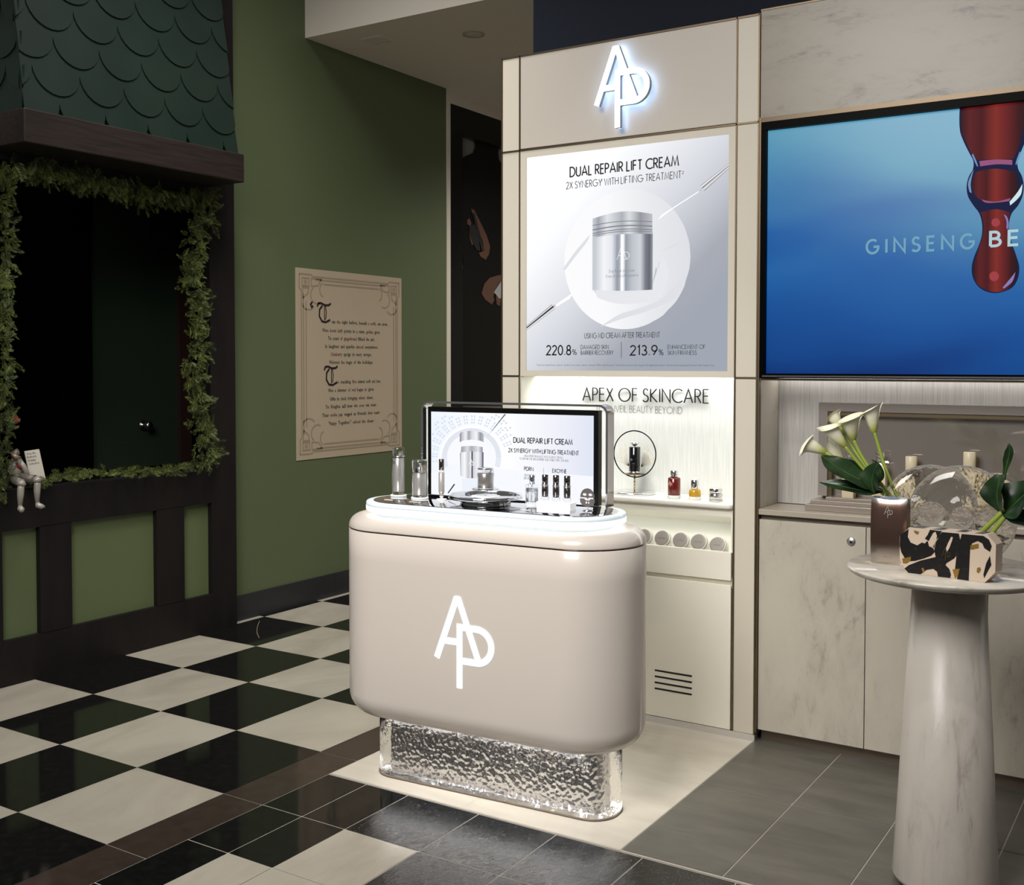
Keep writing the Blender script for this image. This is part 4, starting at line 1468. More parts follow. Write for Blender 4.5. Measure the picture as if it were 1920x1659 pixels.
# pump bottle
t = thing('pump_bottle', 'clear pump bottle beside the tallest bottle on the counter', 'bottle', put(-.318, .025, ZC), RZ)
part('shell', B().lathe(pill(.0285, 0, .091, .003), n=36), clearp, t, True)
part('inner_sleeve', B().lathe(pill(.022, .008, .089, .001), n=32), brush, t, True)
part('pump', B().lathe([(0, .092), (.0085, .092), (.0085, .111), (.005, .112), (.005, .124), (0, .125)], n=20), M['silver'], t, True, label='grey pump nozzle')
part('cap', B().lathe([(.0265, .092), (.0285, .092), (.0285, .134), (.0255, .138), (0, .1385), (0, .136), (.0245, .1355), (.0265, .133)], n=36), clearp, t, True, label='clear cap')
# slim tube on a small stand
t = thing('slim_tube', 'slim grey tube standing on a clear peg left of the dish', 'tube', put(-.226, .03), RZ)
part('tube', B().lathe([(0, .012), (.006, .012), (.011, .03), (.011, .098), (.008, .1)], n=28).lathe([(.008, .1), (0, .1)], n=28), brush, t, True)
part('clear_collar', B().lathe(pill(.0095, .1, .108, .001), n=28), clearp, t, True)
part('cap', B().lathe(pill(.0095, .108, .148, .001), n=28), mat('smoked_cap', srgb(108, 100, 92), .15, .9), t, True, label='smoked grey cap')
part('peg_stand', B().lathe([(0, 0), (.019, 0), (.019, .0025), (.005, .004), (.004, .008), (.0085, .012), (0, .012)], n=28), lens, t, True, label='white peg stand')
# round presentation dish
t = thing('presentation_dish', 'round polished dish with raised plate in the middle of the counter', 'dish', put(-.012, -.018), RZ)
zr = .030
part('pan', B().lathe([(0, zr - .003), (.118, zr - .003), (.124, zr - .001), (.124, zr), (0, zr)], n=64), mat('dish_mirror', (.72, .72, .74), .04, 1), t, True)
part('rim', B().lathe([(.121, zr - .004), (.13, zr - .006), (.132, zr), (.13, zr + .006), (.124, zr + .006)], n=64, closed=True), M['chrome'], t, True, label='thick chrome rim')
part('foot', B().lathe([(.088, 0), (.09, .003), (.084, zr - .004), (0, zr - .004)], n=56), mat('smoked_mirror_foot', (.3, .29, .28), .05, 1), t, True, label='smoked mirror foot')
part('white_inset', B().lathe([(0, zr + .0002), (.052, zr + .0002), (.052, zr + .0012), (0, zr + .0014)], n=48), lens, t, True)
part('stem', B().lathe([(.0035, zr), (.0035, .052)], n=16).lathe([(.0035, .05), (0, .05)], n=16), M['chrome'], t, True)
part('raised_plate', B().lathe([(0, .052), (.046, .0535), (.0495, .056), (.046, .0568), (0, .056)], n=48), M['silver'], t, True, label='raised round plate')
zp = ZT + .0569
t = thing('cream_jar', 'steel cream jar with clear walls on the raised plate', 'jar', put(-.012, -.018, zp), RZ)
part('inner_cup', B().lathe(pill(.0245, .003, .054, .001), n=40), mat('brushed_steel_cup', srgb(178, 172, 166), .25, .55), t, True)
part('clear_shell', B().lathe(pill(.0295, 0, .0565, .003), n=40), clearp, t, True)
part('lid', B().lathe(pill(.0295, .0575, .0675, .002), n=40), clearp, t, True, label='clear lid')
part('lid_disc', B().lathe(pill(.0285, .0685, .073, .001), n=40), M['silver'], t, True)
# square serum bottle
t = thing('serum_bottle', 'clear square serum bottle with silver cap right of the dish', 'bottle', put(.14, .045, ZC), RZ)
part('glass', slab(B(), .0195, .0165, .004, [(.003, 0), (0, .003), (0, .066), (.003, .069), (.012, .07)], n=5), clearp, t, True)
part('liquid', slab(B(), .016, .013, .003, [(0, .008), (0, .056)], n=4), mat('pale_serum', (.95, .96, .97), .05, trans=.9, ior=1.33), t, True)
part('pipette', B().tube([(0, 0, .012), (0, 0, .069)], .002, 8), M['silver'], t, True)
part('cap', B().lathe(pill(.0105, .0705, .102, .001), n=28), M['chrome'], t, True, label='silver cap')
b = B()
mono(b, -.006, .042, .018, lambda x, z, d=0: Vector((x, -.0168, z)), .07)
part('monogram', b, M['ink2'], t, True)
# white block with three ampoules
bx0, bx1, by0, by1 = .195, .3235, -.028, .02
single('display_block', B().box(-.064, .064, -.024, .024, 0, .026, bev=.002), mat('white_acrylic_block', srgb(244, 246, 248), .25, emit=(1, 1, 1), estr=.35), 'white acrylic block under the three ampoules', 'block', put(.259, -.004), RZ, local=True)


def ampoule():
    r = thing('ampoule', '', 'ampoule', (0, 0, 0), RZ, 'three smoked ampoules on the white block')
    part('glass_foot', B().lathe([(0, 0), (.0125, 0), (.0138, .003), (.0138, .012), (.0115, .016), (.0115, .05), (0, .05)], n=30), clearp, r, True, label='clear glass foot')
    part('vial', B().lathe(pill(.0095, .014, .049, .001), n=28), mat('smoked_vial', srgb(98, 90, 84), .12, .8), r, True, label='smoked vial')
    part('collar', B().lathe(pill(.0125, .0505, .0585, .001), n=30), M['chrome'], r, True)
    part('cap', B().lathe(pill(.0108, .059, .09, .001), n=30), mat('smoked_chrome_cap', srgb(150, 140, 136), .08, 1), r, True, label='smoked chrome cap')
    return r


am = ampoule()
for k, (x, w_) in enumerate(((.216, 'left'), (.258, 'middle'), (.300, 'right'))):
    p = put(x, -.004, ZT + .0263)
    o = am if k == 0 else dup(am, p, RZ)
    o.location = p
    o['label'] = 'smoked ampoule with chrome cap at the %s of the white block' % w_
# grey sheet mask on a stand
t = thing('mask_stand', 'grey face mask cutout on a small stand at the right end of counter', 'mask', put(.368, .012), RZ)
b = B()


def face_half(z0, z1, cut):
    pts = []
    for k in range(17):
        z = z0 + (z1 - z0) * k / 16
        w = .0265 * (max(0, 1 - abs((z - .041) / .034) ** 2.4)) ** .5
        pts.append((w, z))
    full = [(-w, z) for w, z in pts] + [(w, z) for w, z in pts[::-1]]
    return full


def holed(outline, holes):
    """fill outline minus holes as thin plate using bmesh triangle fill"""
    bm = bmesh.new()
    for loop in [outline] + holes:
        vv = [bm.verts.new((x, 0, z)) for x, z in loop]
        for i in range(len(vv)):
            bm.edges.new((vv[i], vv[(i + 1) % len(vv)]))
    bmesh.ops.triangle_fill(bm, use_beauty=True, edges=bm.edges[:])
    r = bmesh.ops.extrude_face_region(bm, geom=bm.faces[:])
    for v in [e for e in r['geom'] if isinstance(e, bmesh.types.BMVert)]:
        v.co.y += .002
    bm.verts.index_update()
    vs, fs = [v.co.copy() for v in bm.verts], [[v.index for v in f.verts] for f in bm.faces]
    bm.free()
    return vs, fs


top_o = [(-w, z) for w, z in [(.0265 * (max(0, 1 - abs((z - .043) / .033) ** 2.2)) ** .5, z) for z in [.045 + .031 * k / 12 for k in range(13)]]]
top_o = [(-.026, .0448), (-.0075, .0448), (0, .042), (.0075, .0448), (.026, .0448)] + [(-x, z) for x, z in top_o][1:] + top_o[::-1][1:-1]
vs, fs = holed(top_o, [arc(-.0105, .0545, .0075, .0045, 0, 340, 14), arc(.0105, .0545, .0075, .0045, 0, 340, 14)])
b.add(vs, fs)
bot_o = [(-.0275, .0405), (-.012, .0405), (-.0075, .035), (.0075, .035), (.012, .0405), (.0275, .0405), (.0265, .028), (.019, .0185), (.008, .0145), (0, .0135), (-.008, .0145), (-.019, .0185), (-.0265, .028)]
vs, fs = holed(bot_o, [arc(-.004, .0275, .0036, .004, 0, 340, 12), arc(.004, .0275, .0036, .004, 0, 340, 12)])
b.add(vs, fs)
part('mask', b, mat('grey_mask', srgb(96, 88, 86), .5), t, True, label='grey mask with eye and mouth holes')
part('stand', B().tube([(0, .004, .0045), (0, .004, .044)], .0012, 6).lathe([(0, 0), (.018, 0), (.018, .003), (0, .004)], (0, .004, 0), 24), M['silver'], t, True)
# small white cards lying along the front edge of the mirror
for px, py, w_, lb_ in ((729, 937, 'tallest bottle', 0), (776, 941, 'pump bottle', 0), (870, 948, 'dish', 0), (985, 956, 'serum bottle', 0)):
    p = atZ(ZT, px, py)
    q = p - OC
    single('label_card', B().box(-.018, .018, -.004, .004, 0, .0012), M['white'], 'small white card lying in front of the %s' % w_, 'card', put(q.dot(EX), q.dot(EY)), RZ, 'white cards on the mirror top', True)

# ------------------------------------------------------------------ right hand wall
XR = 2.0
XL = -1.5125
YR_ = 4.18
mb_ = B().box(XL, XR, YU + .006, 4.9, 2.454, 2.866)
mb_.box(XL, XR, 4.60, 4.9, 0, 2.454)
struct('wall_right', mb_, M['marble_head'])
struct('trim_5', B().box(XL, XR, YU + .001, YU + .02, 2.436, 2.454), mat('dark_bronze_trim', srgb(84, 74, 62), .35, 1))
struct('trim_2', B().box(XL, XL + .006, YU - .002, YU + .02, .04, 2.454).box(XL, XR, YU + .003, YU + .03, 2.866, 2.872).box(XL, XR, YU + .004, YU + .05, 1.433, 1.441), M['bronze'])
NY = 4.40
struct('wall_niche', B().poly([(XL + .005, NY, .929), (XR, NY, .929), (XR, NY, 1.5), (XL + .005, NY, 1.5)]).poly([(XL + .005, NY, 1.50), (XR, NY, 1.50), (XR, YU + .06, 1.50), (XL + .005, YU + .06, 1.50)]), M['silk2'])
struct('wall_niche_side', B().box(XL, XL + .004, YU + .012, NY, .927, 1.433), M['marble'])
struct('trim_3', B().box(XL + .02, XR, NY - .06, NY - .03, 1.462, 1.472), mat('wall_light_strip', (1, 1, 1), .5, emit=(1, .98, .95), estr=7))
struct('trim_4', B().box(XL + .14, XR, NY - .012, NY - .004, .928, .934), mat('low_light_strip', (1, 1, 1), .5, emit=(1, .94, .86), estr=1.2))
# television
t = thing('television', 'large wall television showing red serum drop on blue screen', 'television', (-.6, 4.2, 1.45))
TX0, TX1, TZ0, TZ1 = -1.4835, .19, 1.4605, 2.4025
fr = B().box(-1.503, TX0, YU - .012, YU + .05, 1.443, 2.432).box(TX1, .21, YU - .012, YU + .05, 1.443, 2.432).box(TX0, TX1, YU - .012, YU + .05, TZ1, 2.432).box(TX0, TX1, YU - .012, YU + .05, 1.443, TZ0)
fr.box(-1.503, .21, YU + .03, YU + .06, 1.443, 2.432)
part('bezel', fr, mat('black_bezel', srgb(5), .35, spec=.03), t, label='black bezel')
part('bottom_bar', B().box(-1.49, .2, YU - .016, YU - .012, 1.447, 1.4535), mat('dark_steel_bar', (.25, .25, .26), .25, 1), t)
tm = mat('screen_blue', (0, 0, 0, 1), .25, spec=.25)
nt, N, L, b_ = nodes(tm)
tc = N.new('ShaderNodeTexCoord')
mp = N.new('ShaderNodeMapping')
mp.inputs['Rotation'].default_value = (0, .75, 0)
mp.inputs['Scale'].default_value = (1.1, 1, 2.2)
nz = N.new('ShaderNodeTexNoise')
nz.inputs['Scale'].default_value = 1.1
nz.inputs['Detail'].default_value = 1.5
nz.inputs['Distortion'].default_value = .5
sx = N.new('ShaderNodeSeparateXYZ')
mm_ = N.new('ShaderNodeMath')
mm_.operation = 'MULTIPLY_ADD'
mm_.inputs[1].default_value = .55
m2 = N.new('ShaderNodeMath')
m2.operation = 'MULTIPLY_ADD'
m2.inputs[1].default_value = .68
m2.inputs[2].default_value = -.1
m3 = N.new('ShaderNodeMath')
m3.operation = 'MULTIPLY_ADD'
m3.inputs[1].default_value = .25
rr = ramp(N, [(.16, srgb(12, 56, 128)), (.34, srgb(22, 86, 164)), (.5, srgb(30, 104, 180)), (.66, srgb(72, 142, 190)), (.8, srgb(92, 164, 198)), (1, srgb(100, 172, 204))])
L.new(tc.outputs['Generated'], mp.inputs[0])
L.new(mp.outputs[0], nz.inputs['Vector'])
L.new(tc.outputs['Generated'], sx.inputs[0])
L.new(nz.outputs[0], mm_.inputs[0])
L.new(sx.outputs[2], m2.inputs[0])
L.new(sx.outputs[0], m3.inputs[0])
L.new(m2.outputs[0], m3.inputs[2])
L.new(m3.outputs[0], mm_.inputs[2])
L.new(mm_.outputs[0], rr.inputs[0])
L.new(rr.outputs[0], b_.inputs['Emission Color'])
b_.inputs['Emission Strength'].default_value = .78
YT = YU + .012
ts = part('screen', B().poly([(TX0, YT, TZ0), (TX1, YT, TZ0), (TX1, YT, TZ1), (TX0, YT, TZ1)]), tm, t, label='blue screen picture')
fT = lambda px, py, d=0: atY(YT - .001 - d, px, py)


def tart(name, polys, m_, d=0):
    b = B()
    for pts in polys:
        b.poly([fT(x, y, d) for x, y in smooth(pts)])
    return part(name, b, m_, ts)


def silh(left, right):
    return [p for p in left] + [p for p in right[::-1]]


Lf = [(1799.5, 201), (1800, 246), (1808, 268), (1818, 288), (1825, 302), (1824, 318), (1817, 330), (1812.5, 348), (1815, 368), (1825, 385), (1836, 400), (1841, 418), (1841, 440), (1836, 458), (1827, 480), (1822, 500), (1824, 520), (1834, 537), (1848, 546), (1864, 549.5)]
Rt = [(1930, 187), (1930, 230), (1921, 268), (1914, 285), (1908, 300), (1909, 316), (1916, 330), (1919.5, 348), (1917, 368), (1909, 385), (1897, 400), (1892, 418), (1892, 436), (1897, 455), (1905, 478), (1911, 500), (1909, 520), (1900, 537), (1884, 546), (1868, 549.5)]
tart('printed_drop_outline', [silh(Lf, Rt)], E1((.008, .012, .05, 1)), 0)
dropm = printed('drop_red', [(0, (.02, .002, .006)), (.14, (.10, .008, .011)), (.32, (.06, .003, .007)), (.52, (.21, .02, .014)), (.64, (.15, .011, .012)), (.85, (.04, .002, .005)), (1, (.01, .001, .006))], 0, 1)
tart('printed_drop_top', [[(1802, 202), (1803, 246), (1812, 268), (1822, 288), (1834, 300), (1900, 298), (1912, 270), (1920, 240), (1928, 230), (1928, 188)]], dropm, .001)
tart('printed_drop_middle', [[(1830, 322), (1822, 345), (1826, 362), (1838, 374), (1866, 378), (1896, 374), (1908, 358), (1909, 340), (1903, 322), (1866, 316)]], dropm, .001)
tart('printed_drop_end', [[(1839, 398), (1868, 392), (1895, 399), (1889, 420), (1890, 440), (1896, 462), (1906, 490), (1907, 510), (1900, 532), (1882, 545), (1866, 547.5), (1850, 544), (1834, 534), (1826, 514), (1826, 498), (1834, 470), (1843, 440), (1844, 418)]], dropm, .001)
tart('printed_drop_highlight', [[(1836, 302), (1868, 299), (1898, 300), (1898, 309), (1868, 308), (1838, 312)], [(1840, 374), (1866, 378), (1895, 371), (1892, 377), (1866, 380), (1846, 379)]], E1((.30, .09, .20, 1)), .002)
tart('printed_drop_highlight', [[(1822, 290), (1828, 304), (1832, 312), (1834, 312), (1830, 300), (1824, 288)], [(1912, 284), (1906, 300), (1904, 308), (1906, 309), (1909, 300), (1914, 286)], [(1815, 345), (1822, 325), (1826, 318), (1820, 345), (1822, 362), (1818, 360)]], E1((.16, .28, .50, 1)), .002)
tart('printed_drop_highlight', [[(1917, 345), (1914, 365), (1894, 385), (1893, 378), (1908, 360)]], E1((.62, .78, .82, 1)), .002)
tart('printed_drop_highlight', [[(1882, 402), (1887, 405), (1891, 416), (1890, 430), (1887, 428), (1887, 414)], [(1904, 510), (1898, 528), (1882, 541), (1880, 539), (1896, 520)]], E1((.24, .20, .46, 1)), .002)
tart('printed_drop_highlight', [ell(1867, 417, 8, 8), ell(1864, 518, 9, 9)], E1((.34, .05, .06, 1)), .002)
TXI = E1((.17, .36, .48, 1))
pline(ts, 'screen_lettering', 'gINSENg', 1625, 476.5, 1826, 464, 25, TXI, .18, Y=YT - .004, track=.5)
pline(ts, 'screen_lettering', 'BE', 1857, 461.5, 1909, 458.5, 26, E1((.42, .60, .66, 1)), .2, Y=YT - .0045, track=.42)

# base cabinets, worktop
single('worktop', B().box(XL + .004, XR, YU + .004, NY - .002, .905, .927, bev=.002), mat('grey_stone_worktop', srgb(170, 160, 146), .25), 'long grey stone worktop over the marble cabinets', 'worktop', (0, 4.3, .905))
gaps = [XL + .006, -1.0905, -.6645, 1.9, .19, .62, 1.05]
for k in range(6):
    a, e_ = gaps[k], gaps[k + 1]
    lbs = ['marble front base cabinet with a round lock next to the tower', 'marble front base cabinet behind the pedestal table column', 'marble front base cabinet right of the pedestal table', None]
    if k > 3:
        continue
    if k == 3:
        continue
    t = thing('base_cabinet', lbs[k], 'cabinet', ((a + e_) / 2, 4.3, 0), 0, 'marble base cabinets')
    part('carcass', B().box(a, e_, YU + .032, NY + .15, .052, .9), mat('cabinet_carcass', srgb(112, 101, 90), .6), t)
    part('door', B().box(a + .0015, e_ - .0015, YU + .010, YU + .031, .050, .886, bev=.001), M['marble'], t, label='veined beige marble door')
    part('kick_board', B().box(a, e_, YU + .055, YU + .07, 0, .052), mat('bronze_kick', srgb(112, 100, 86), .35, .5), t)
    if k == 0:
        c = atY(YU + .01, 1596, 1015)
        lk = part('lock', B().lathe([(0, 0), (.0165, 0), (.0165, .002), (.0145, .0045), (0, .0048)], c, 32, Matrix.Rotation(pi / 2, 4, 'X')), mat('lock_metal', (.5, .5, .5), .4, 1), t, label='round metal lock')
        part('keyhole', B().lathe([(0, .0045), (.005, .0045), (.005, .0053), (0, .0054)], c + Vector((0, 0, -.002)), 20, Matrix.Rotation(pi / 2, 4, 'X')), M['dark'], lk)
# mirrored display case on stepped plinth
Yc = 4.36
t = thing('stepped_plinth', 'grey stepped plinth under the mirrored display case', 'plinth', (-.9, 4.3, .927))
a1 = atY(4.235, 1509, 953).x
a2 = atY(4.275, 1519, 940).x
a3 = atY(4.305, 1548, 930).x
pm_ = mat('grey_satin_plinth', srgb(158, 148, 138), .25, .3)
z1_, z2_, z3_ = .951, .964, .975
part('step', B().box(a1, .3, 4.235, NY - .002, .9275, z1_, bev=.001), pm_, t)
part('step', B().box(a2, .28, 4.275, NY - .002, z1_ + .0002, z2_, bev=.001), pm_, t)
part('step', B().box(a3, .26, 4.305, NY - .002, z2_ + .0002, z3_, bev=.001), pm_, t)
t = thing('display_case', 'wide mirrored display case with grey metal frame above the worktop', 'display case', (-.9, Yc, z3_))
fx0, fx1, fz1 = -1.325, .25, 1.345
fm = mat('grey_metal_frame', srgb(158, 150, 144), .25, .35)
part('frame', B().box(fx0, fx1, 4.345, NY - .003, fz1 - .034, fz1).box(fx0, fx0 + .036, 4.345, NY - .003, z3_ + .0004, fz1 - .034).box(fx1 - .036, fx1, 4.345, NY - .003, z3_ + .0004, fz1 - .034), fm, t)
part('inner_frame', B().box(fx0 + .036, fx1 - .036, 4.352, NY - .003, fz1 - .05, fz1 - .0342).box(fx0 + .036, fx0 + .052, 4.352, NY - .003, z3_ + .0004, fz1 - .05), M['bronze'], t)
part('mirror_back', B().box(fx0 + .052, fx1 - .036, 4.383, NY - .003, z3_ + .0004, fz1 - .05), mat('grey_mirror_back', srgb(160, 152, 144), .05, .5), t, label='grey mirror back panel')


def case_bottle(kind, label, px, py_top, wpx, Y=4.345, seam=None, capw=None, cap_top=None):
    c = atY(Y, px, py_top)
    r = wpx / 2 * (c - CAMP).dot(CF) / FPX
    h = c.z - z3_ - .0006
    t = thing(kind, label, 'bottle', (c.x, Y - .015, z3_ + .0006))
    return t, r, h


cream = mat('cream_ceramic', srgb(226, 212, 180), .35)
for px, pt, w_, sm, lb_ in ((1710.5, 855, 21, 891, 'cream cylinder bottle behind the glass vases, left of the taller one'), (1819.5, 847, 22, 885, 'taller cream cylinder bottle with gold band in the display case')):
    t, r, h = case_bottle('cylinder_bottle', lb_, px, pt, w_)
    hs = atY(4.33, px, sm).z - z3_
    part('body', B().lathe(pill(r, 0, hs - .002, .001), n=32), cream, t, True)
    part('band', B().lathe(pill(r * .97, hs - .0015, hs + .0035, .0005), n=32), M['gold'], t, True)
    part('cap', B().lathe(pill(r, hs + .004, h, .001), n=32), cream, t, True)
for px, pt, w_, cw, ct, lb_ in ((1652, 871, 24, 14, 848, 'square cream bottle with clear cap behind the calla stems'), (1594, 868, 22, 13, 848, 'square cream bottle hidden behind the calla flowers')):
    t, r, h = case_bottle('square_bottle', lb_, px, pt, w_)
    part('body', slab(B(), r, r * .8, .003, [(.001, 0), (0, .001), (0, h - .002), (.002, h)], n=4), cream, t, True)
    hc = atY(4.33, px, ct).z - z3_
    part('cap', slab(B(), r * .55, r * .5, .001, [(0, h + .0005), (0, hc)], n=3), M['acryl'], t, True, label='clear square cap')
t, r, h = case_bottle('round_jar', 'round cream jar with lid behind the dark leaves', 1868, 892, 62)
part('body', B().lathe([(0, 0), (r * .5, 0), (r * .85, h * .25), (r, h * .52), (r * .85, h * .82), (r * .5, h * .94), (0, h * .94)], n=36), cream, t, True)
part('lid', B().lathe(pill(r * .55, h * .945, h * 1.0, .001), n=32), cream, t, True)

# ------------------------------------------------------------------ round pedestal table
TC = Vector((-.630, 3.31, 0))
ZTB = .918
t = thing('pedestal_table', 'round pale marble table on a tapered marble column', 'table', TC)
part('tabletop', B().lathe([(0, ZTB - .024), (.255, ZTB - .024), (.272, ZTB - .018), (.2805, ZTB - .006), (.2805, ZTB - .004), (.276, ZTB), (0, ZTB)], n=96), M['marble_top'], t, True)
part('column', B().lathe([(.142, .02), (.144, .03), (.098, ZTB - .03)], n=72).lathe([(.098, ZTB - .03), (.098, ZTB - .0242), (0, ZTB - .0242)], n=72).lathe([(0, .02), (.142, .02)], n=72), M['marble_col'], t, True)
part('foot', B().lathe([(.125, 0), (.13, .004), (.13, .0199), (0, .0199)], n=60).lathe([(0, 0), (.125, 0)], n=60), mat('black_rubber', srgb(16), .6), t, True, label='black rubber foot')
Z1 = ZTB + .0004
# silver brown pillow carton
p = atZ(Z1, 1667, 1057)
t = thing('carton', 'metallic brown upright carton with silver reflections painted on its ends at left on marble table', 'box', (p.x, p.y + .012, Z1), rad(-4))
sh_ = mat('metallic_brown_card', srgb(136, 112, 102), .24, .85)
nt, N, L, b_ = nodes(sh_)
tc = N.new('ShaderNodeTexCoord')
sx = N.new('ShaderNodeSeparateXYZ')
rr = ramp(N, [(0, srgb(206, 198, 188)), (.10, srgb(200, 190, 180)), (.3, srgb(118, 96, 86)), (.8, srgb(128, 100, 88)), (.9, srgb(140, 112, 100)), (1, srgb(214, 216, 220))])  # reflections on the card painted into its colour, silver towards top and bottom
L.new(tc.outputs['Generated'], sx.inputs[0])
L.new(sx.outputs[2], rr.inputs[0])
L.new(rr.outputs[0], b_.inputs['Base Color'])
hw, hh = .0515, .1925
b = B()
fr_, bk = [], []
for j in range(13):
    v = j / 12
    bul = .016 + .010 * (sin(pi * v)) ** .6
    if v > .9:
        bul -= .0
    fr_.append([Vector((-hw + 2 * hw * i / 8, -bul * (1 if 0 < i < 8 else .8), hh * v + (-.006 * sin(pi * i / 8) if j == 12 else 0))) for i in range(9)])
    bk.append([Vector((-hw + 2 * hw * i / 8, bul * (1 if 0 < i < 8 else .8), hh * v)) for i in range(9)])
b.grid(fr_).grid(bk)
b.grid([[r[0] for r in fr_], [r[0] for r in bk]], False).grid([[r[8] for r in fr_], [r[8] for r in bk]], False).grid([fr_[0], bk[0]], False).grid([fr_[12], bk[12]], False)
part('card_body', b, sh_, t, True)
mb2 = B()
mono(mb2, 0, .135, .034, lambda x, z, d=0: Vector((x, -.0268, z)), .05)
part('monogram', mb2, mat('silver_foil', (.75, .73, .72), .3, .7), t, True, label='silver monogram')
tb = B()
type_line(tb, 'amore', -.012, .012, .018, .0045, lambda x, z, d=0: Vector((x, -.0235, z)))
part('lettering', tb, mat('taupe_print', srgb(150, 136, 128), .5), t, True)

# octagonal patterned gift box
pa, pe = atZ(Z1, 1700, 1073), atZ(Z1, 1846, 1092.5)
ang = math.atan2(pe.y - pa.y, pe.x - pa.x)
w_ = (pe - pa).length
t = thing('gift_box', 'octagonal black and cream marbled gift box with gold flecks on marble table', 'box', pa, ang)
ux = Vector((cos(ang), sin(ang), 0))
nn = Vector((-sin(ang), cos(ang), 0))


def ob(px, py):
    d = ray(px, py)
    P = CAMP + d * ((pa - CAMP).dot(nn) / d.dot(nn))
    return (P - pa).dot(ux), P.z - Z1


octo = [ob(1700, 1073), ob(1846, 1092.5), ob(1866, 1073), ob(1867.5, 1021), ob(1851, 1002), ob(1705, 988.5), ob(1687, 1004), ob(1687, 1047)]
octo[0] = (octo[0][0], 0)
octo[1] = (octo[1][0], 0)
DEP = .05
card = mat('cream_pink_card', srgb(208, 188, 168), .5)
part('carton_body', B().prism([(x, 0, z) for x, z in octo], (0, DEP, 0)), card, t, True)


def blk(name, polys, m_, d, par):
    b = B()
    for pts in polys:
        q = [ob(x, y) for x, y in pts]
        b.poly([(x, -.0006 - d, z) for x, z in q])
    return part(name, b, m_, par, True)


Z7 = lambda pts: [(1580 + x / 5.647, 900 + y / 5.647) for x, y in pts]
blackp = noise_col(mat('black_marbled_print', srgb(26, 24, 24), .4), srgb(22, 20, 21), srgb(58, 50, 38), 60, 8, (1, 1, 3), .56, .78)
polys = [Z7(q) for q in (
    [(607, 580), (700, 515), (690, 600), (720, 660), (790, 690), (840, 660), (870, 670), (900, 640), (915, 700), (960, 720), (975, 760), (940, 800), (860, 830), (770, 855), (700, 860), (660, 830), (620, 760), (606, 700)],
    [(925, 525), (1050, 540), (1020, 600), (980, 640), (970, 720), (905, 640), (870, 620), (900, 580)],
    [(1050, 550), (1230, 565), (1245, 630), (1262, 570), (1490, 590), (1550, 630), (1580, 700), (1560, 760), (1500, 720), (1480, 670), (1430, 645), (1370, 670), (1350, 740), (1345, 850), (1335, 1065), (1210, 1045), (1240, 940), (1190, 940), (1205, 800), (1180, 830), (1100, 880), (1090, 900), (1130, 940), (1148, 1000), (1140, 1035), (1010, 1020), (1000, 970), (960, 940), (890, 950), (820, 1000), (700, 985), (655, 935), (700, 900), (830, 850), (960, 820), (985, 815), (970, 740), (985, 660), (1020, 600)],
    [(1520, 880), (1560, 800), (1575, 900), (1540, 960), (1500, 1040), (1490, 1000)])]
pr_ = blk('black_marbling', polys[:4], blackp, 0, t)
blk('cream_patch', [Z7(q) for q in ([(1115, 670), (1150, 600), (1168, 605), (1160, 640), (1130, 720), (1105, 760), (1095, 720)], [(910, 650), (960, 560), (985, 545), (1000, 590), (990, 640), (960, 700), (930, 700)])], card, .0004, t)
GF = mat('gold_foil', srgb(176, 140, 66), .3, .6)
for q in ([(755, 530), (810, 545), (800, 570), (785, 572), (765, 560)], [(632, 830), (725, 810), (722, 850), (680, 880), (640, 880)], [(1352, 690), (1440, 672), (1440, 718), (1360, 735)], [(1425, 930), (1455, 920), (1465, 950), (1440, 985), (1420, 970)], [(835, 935), (855, 925), (870, 960), (855, 980)], [(1165, 945), (1240, 938), (1225, 1005), (1190, 1040)]):
    blk('gold_fleck', [Z7(q)], GF, .0008, t)
mb2 = B()
mx_, mz_ = ob(1580 + 1090 / 5.647, 900 + 850 / 5.647)
mono(mb2, mx_, mz_, .034, lambda x, z, d=0: Vector((x, -.0018, z)), .05)
part('monogram', mb2, M['gold'], t, True, label='gold monogram')
tpl = B()
for a_, e_ in ((0, .18), (.3, .42), (.6, .72), (.84, .95)):
    q0, q1 = Vector((octo[5][0], 0, octo[5][1])), Vector((octo[4][0], 0, octo[4][1]))
    A1, A2 = q0.lerp(q1, a_), q0.lerp(q1, e_)
    tpl.poly([A1 + Vector((0, .002, .0005)), A2 + Vector((0, .002, .0005)), A2 + Vector((.004, DEP - .002, .0005)), A1 + Vector((.006, DEP - .002, .0005))])
part('top_marbling', tpl, blackp, t, True)

# two ring shaped bubbled glass vases
vg = mat('bubbled_glass', (.98, .98, .96), .02, trans=1, ior=1.07, coat=1)
nt, N, L, b_ = nodes(vg)
tc = N.new('ShaderNodeTexCoord')
nz = N.new('ShaderNodeTexNoise')
nz.inputs['Scale'].default_value = 48
nz.inputs['Detail'].default_value = 4
nz.inputs['Distortion'].default_value = 1.2
vo = N.new('ShaderNodeTexVoronoi')
vo.inputs['Scale'].default_value = 75
ad = N.new('ShaderNodeMath')
ad.operation = 'ADD'
bp = N.new('ShaderNodeBump')
bp.inputs['Strength'].default_value = .5
bp.inputs['Distance'].default_value = .004
L.new(tc.outputs['Object'], nz.inputs['Vector'])
L.new(tc.outputs['Object'], vo.inputs['Vector'])
L.new(nz.outputs[0], ad.inputs[0])
L.new(vo.outputs[0], ad.inputs[1])
L.new(ad.outputs[0], bp.inputs['Height'])
L.new(bp.outputs[0], b_.inputs['Normal'])


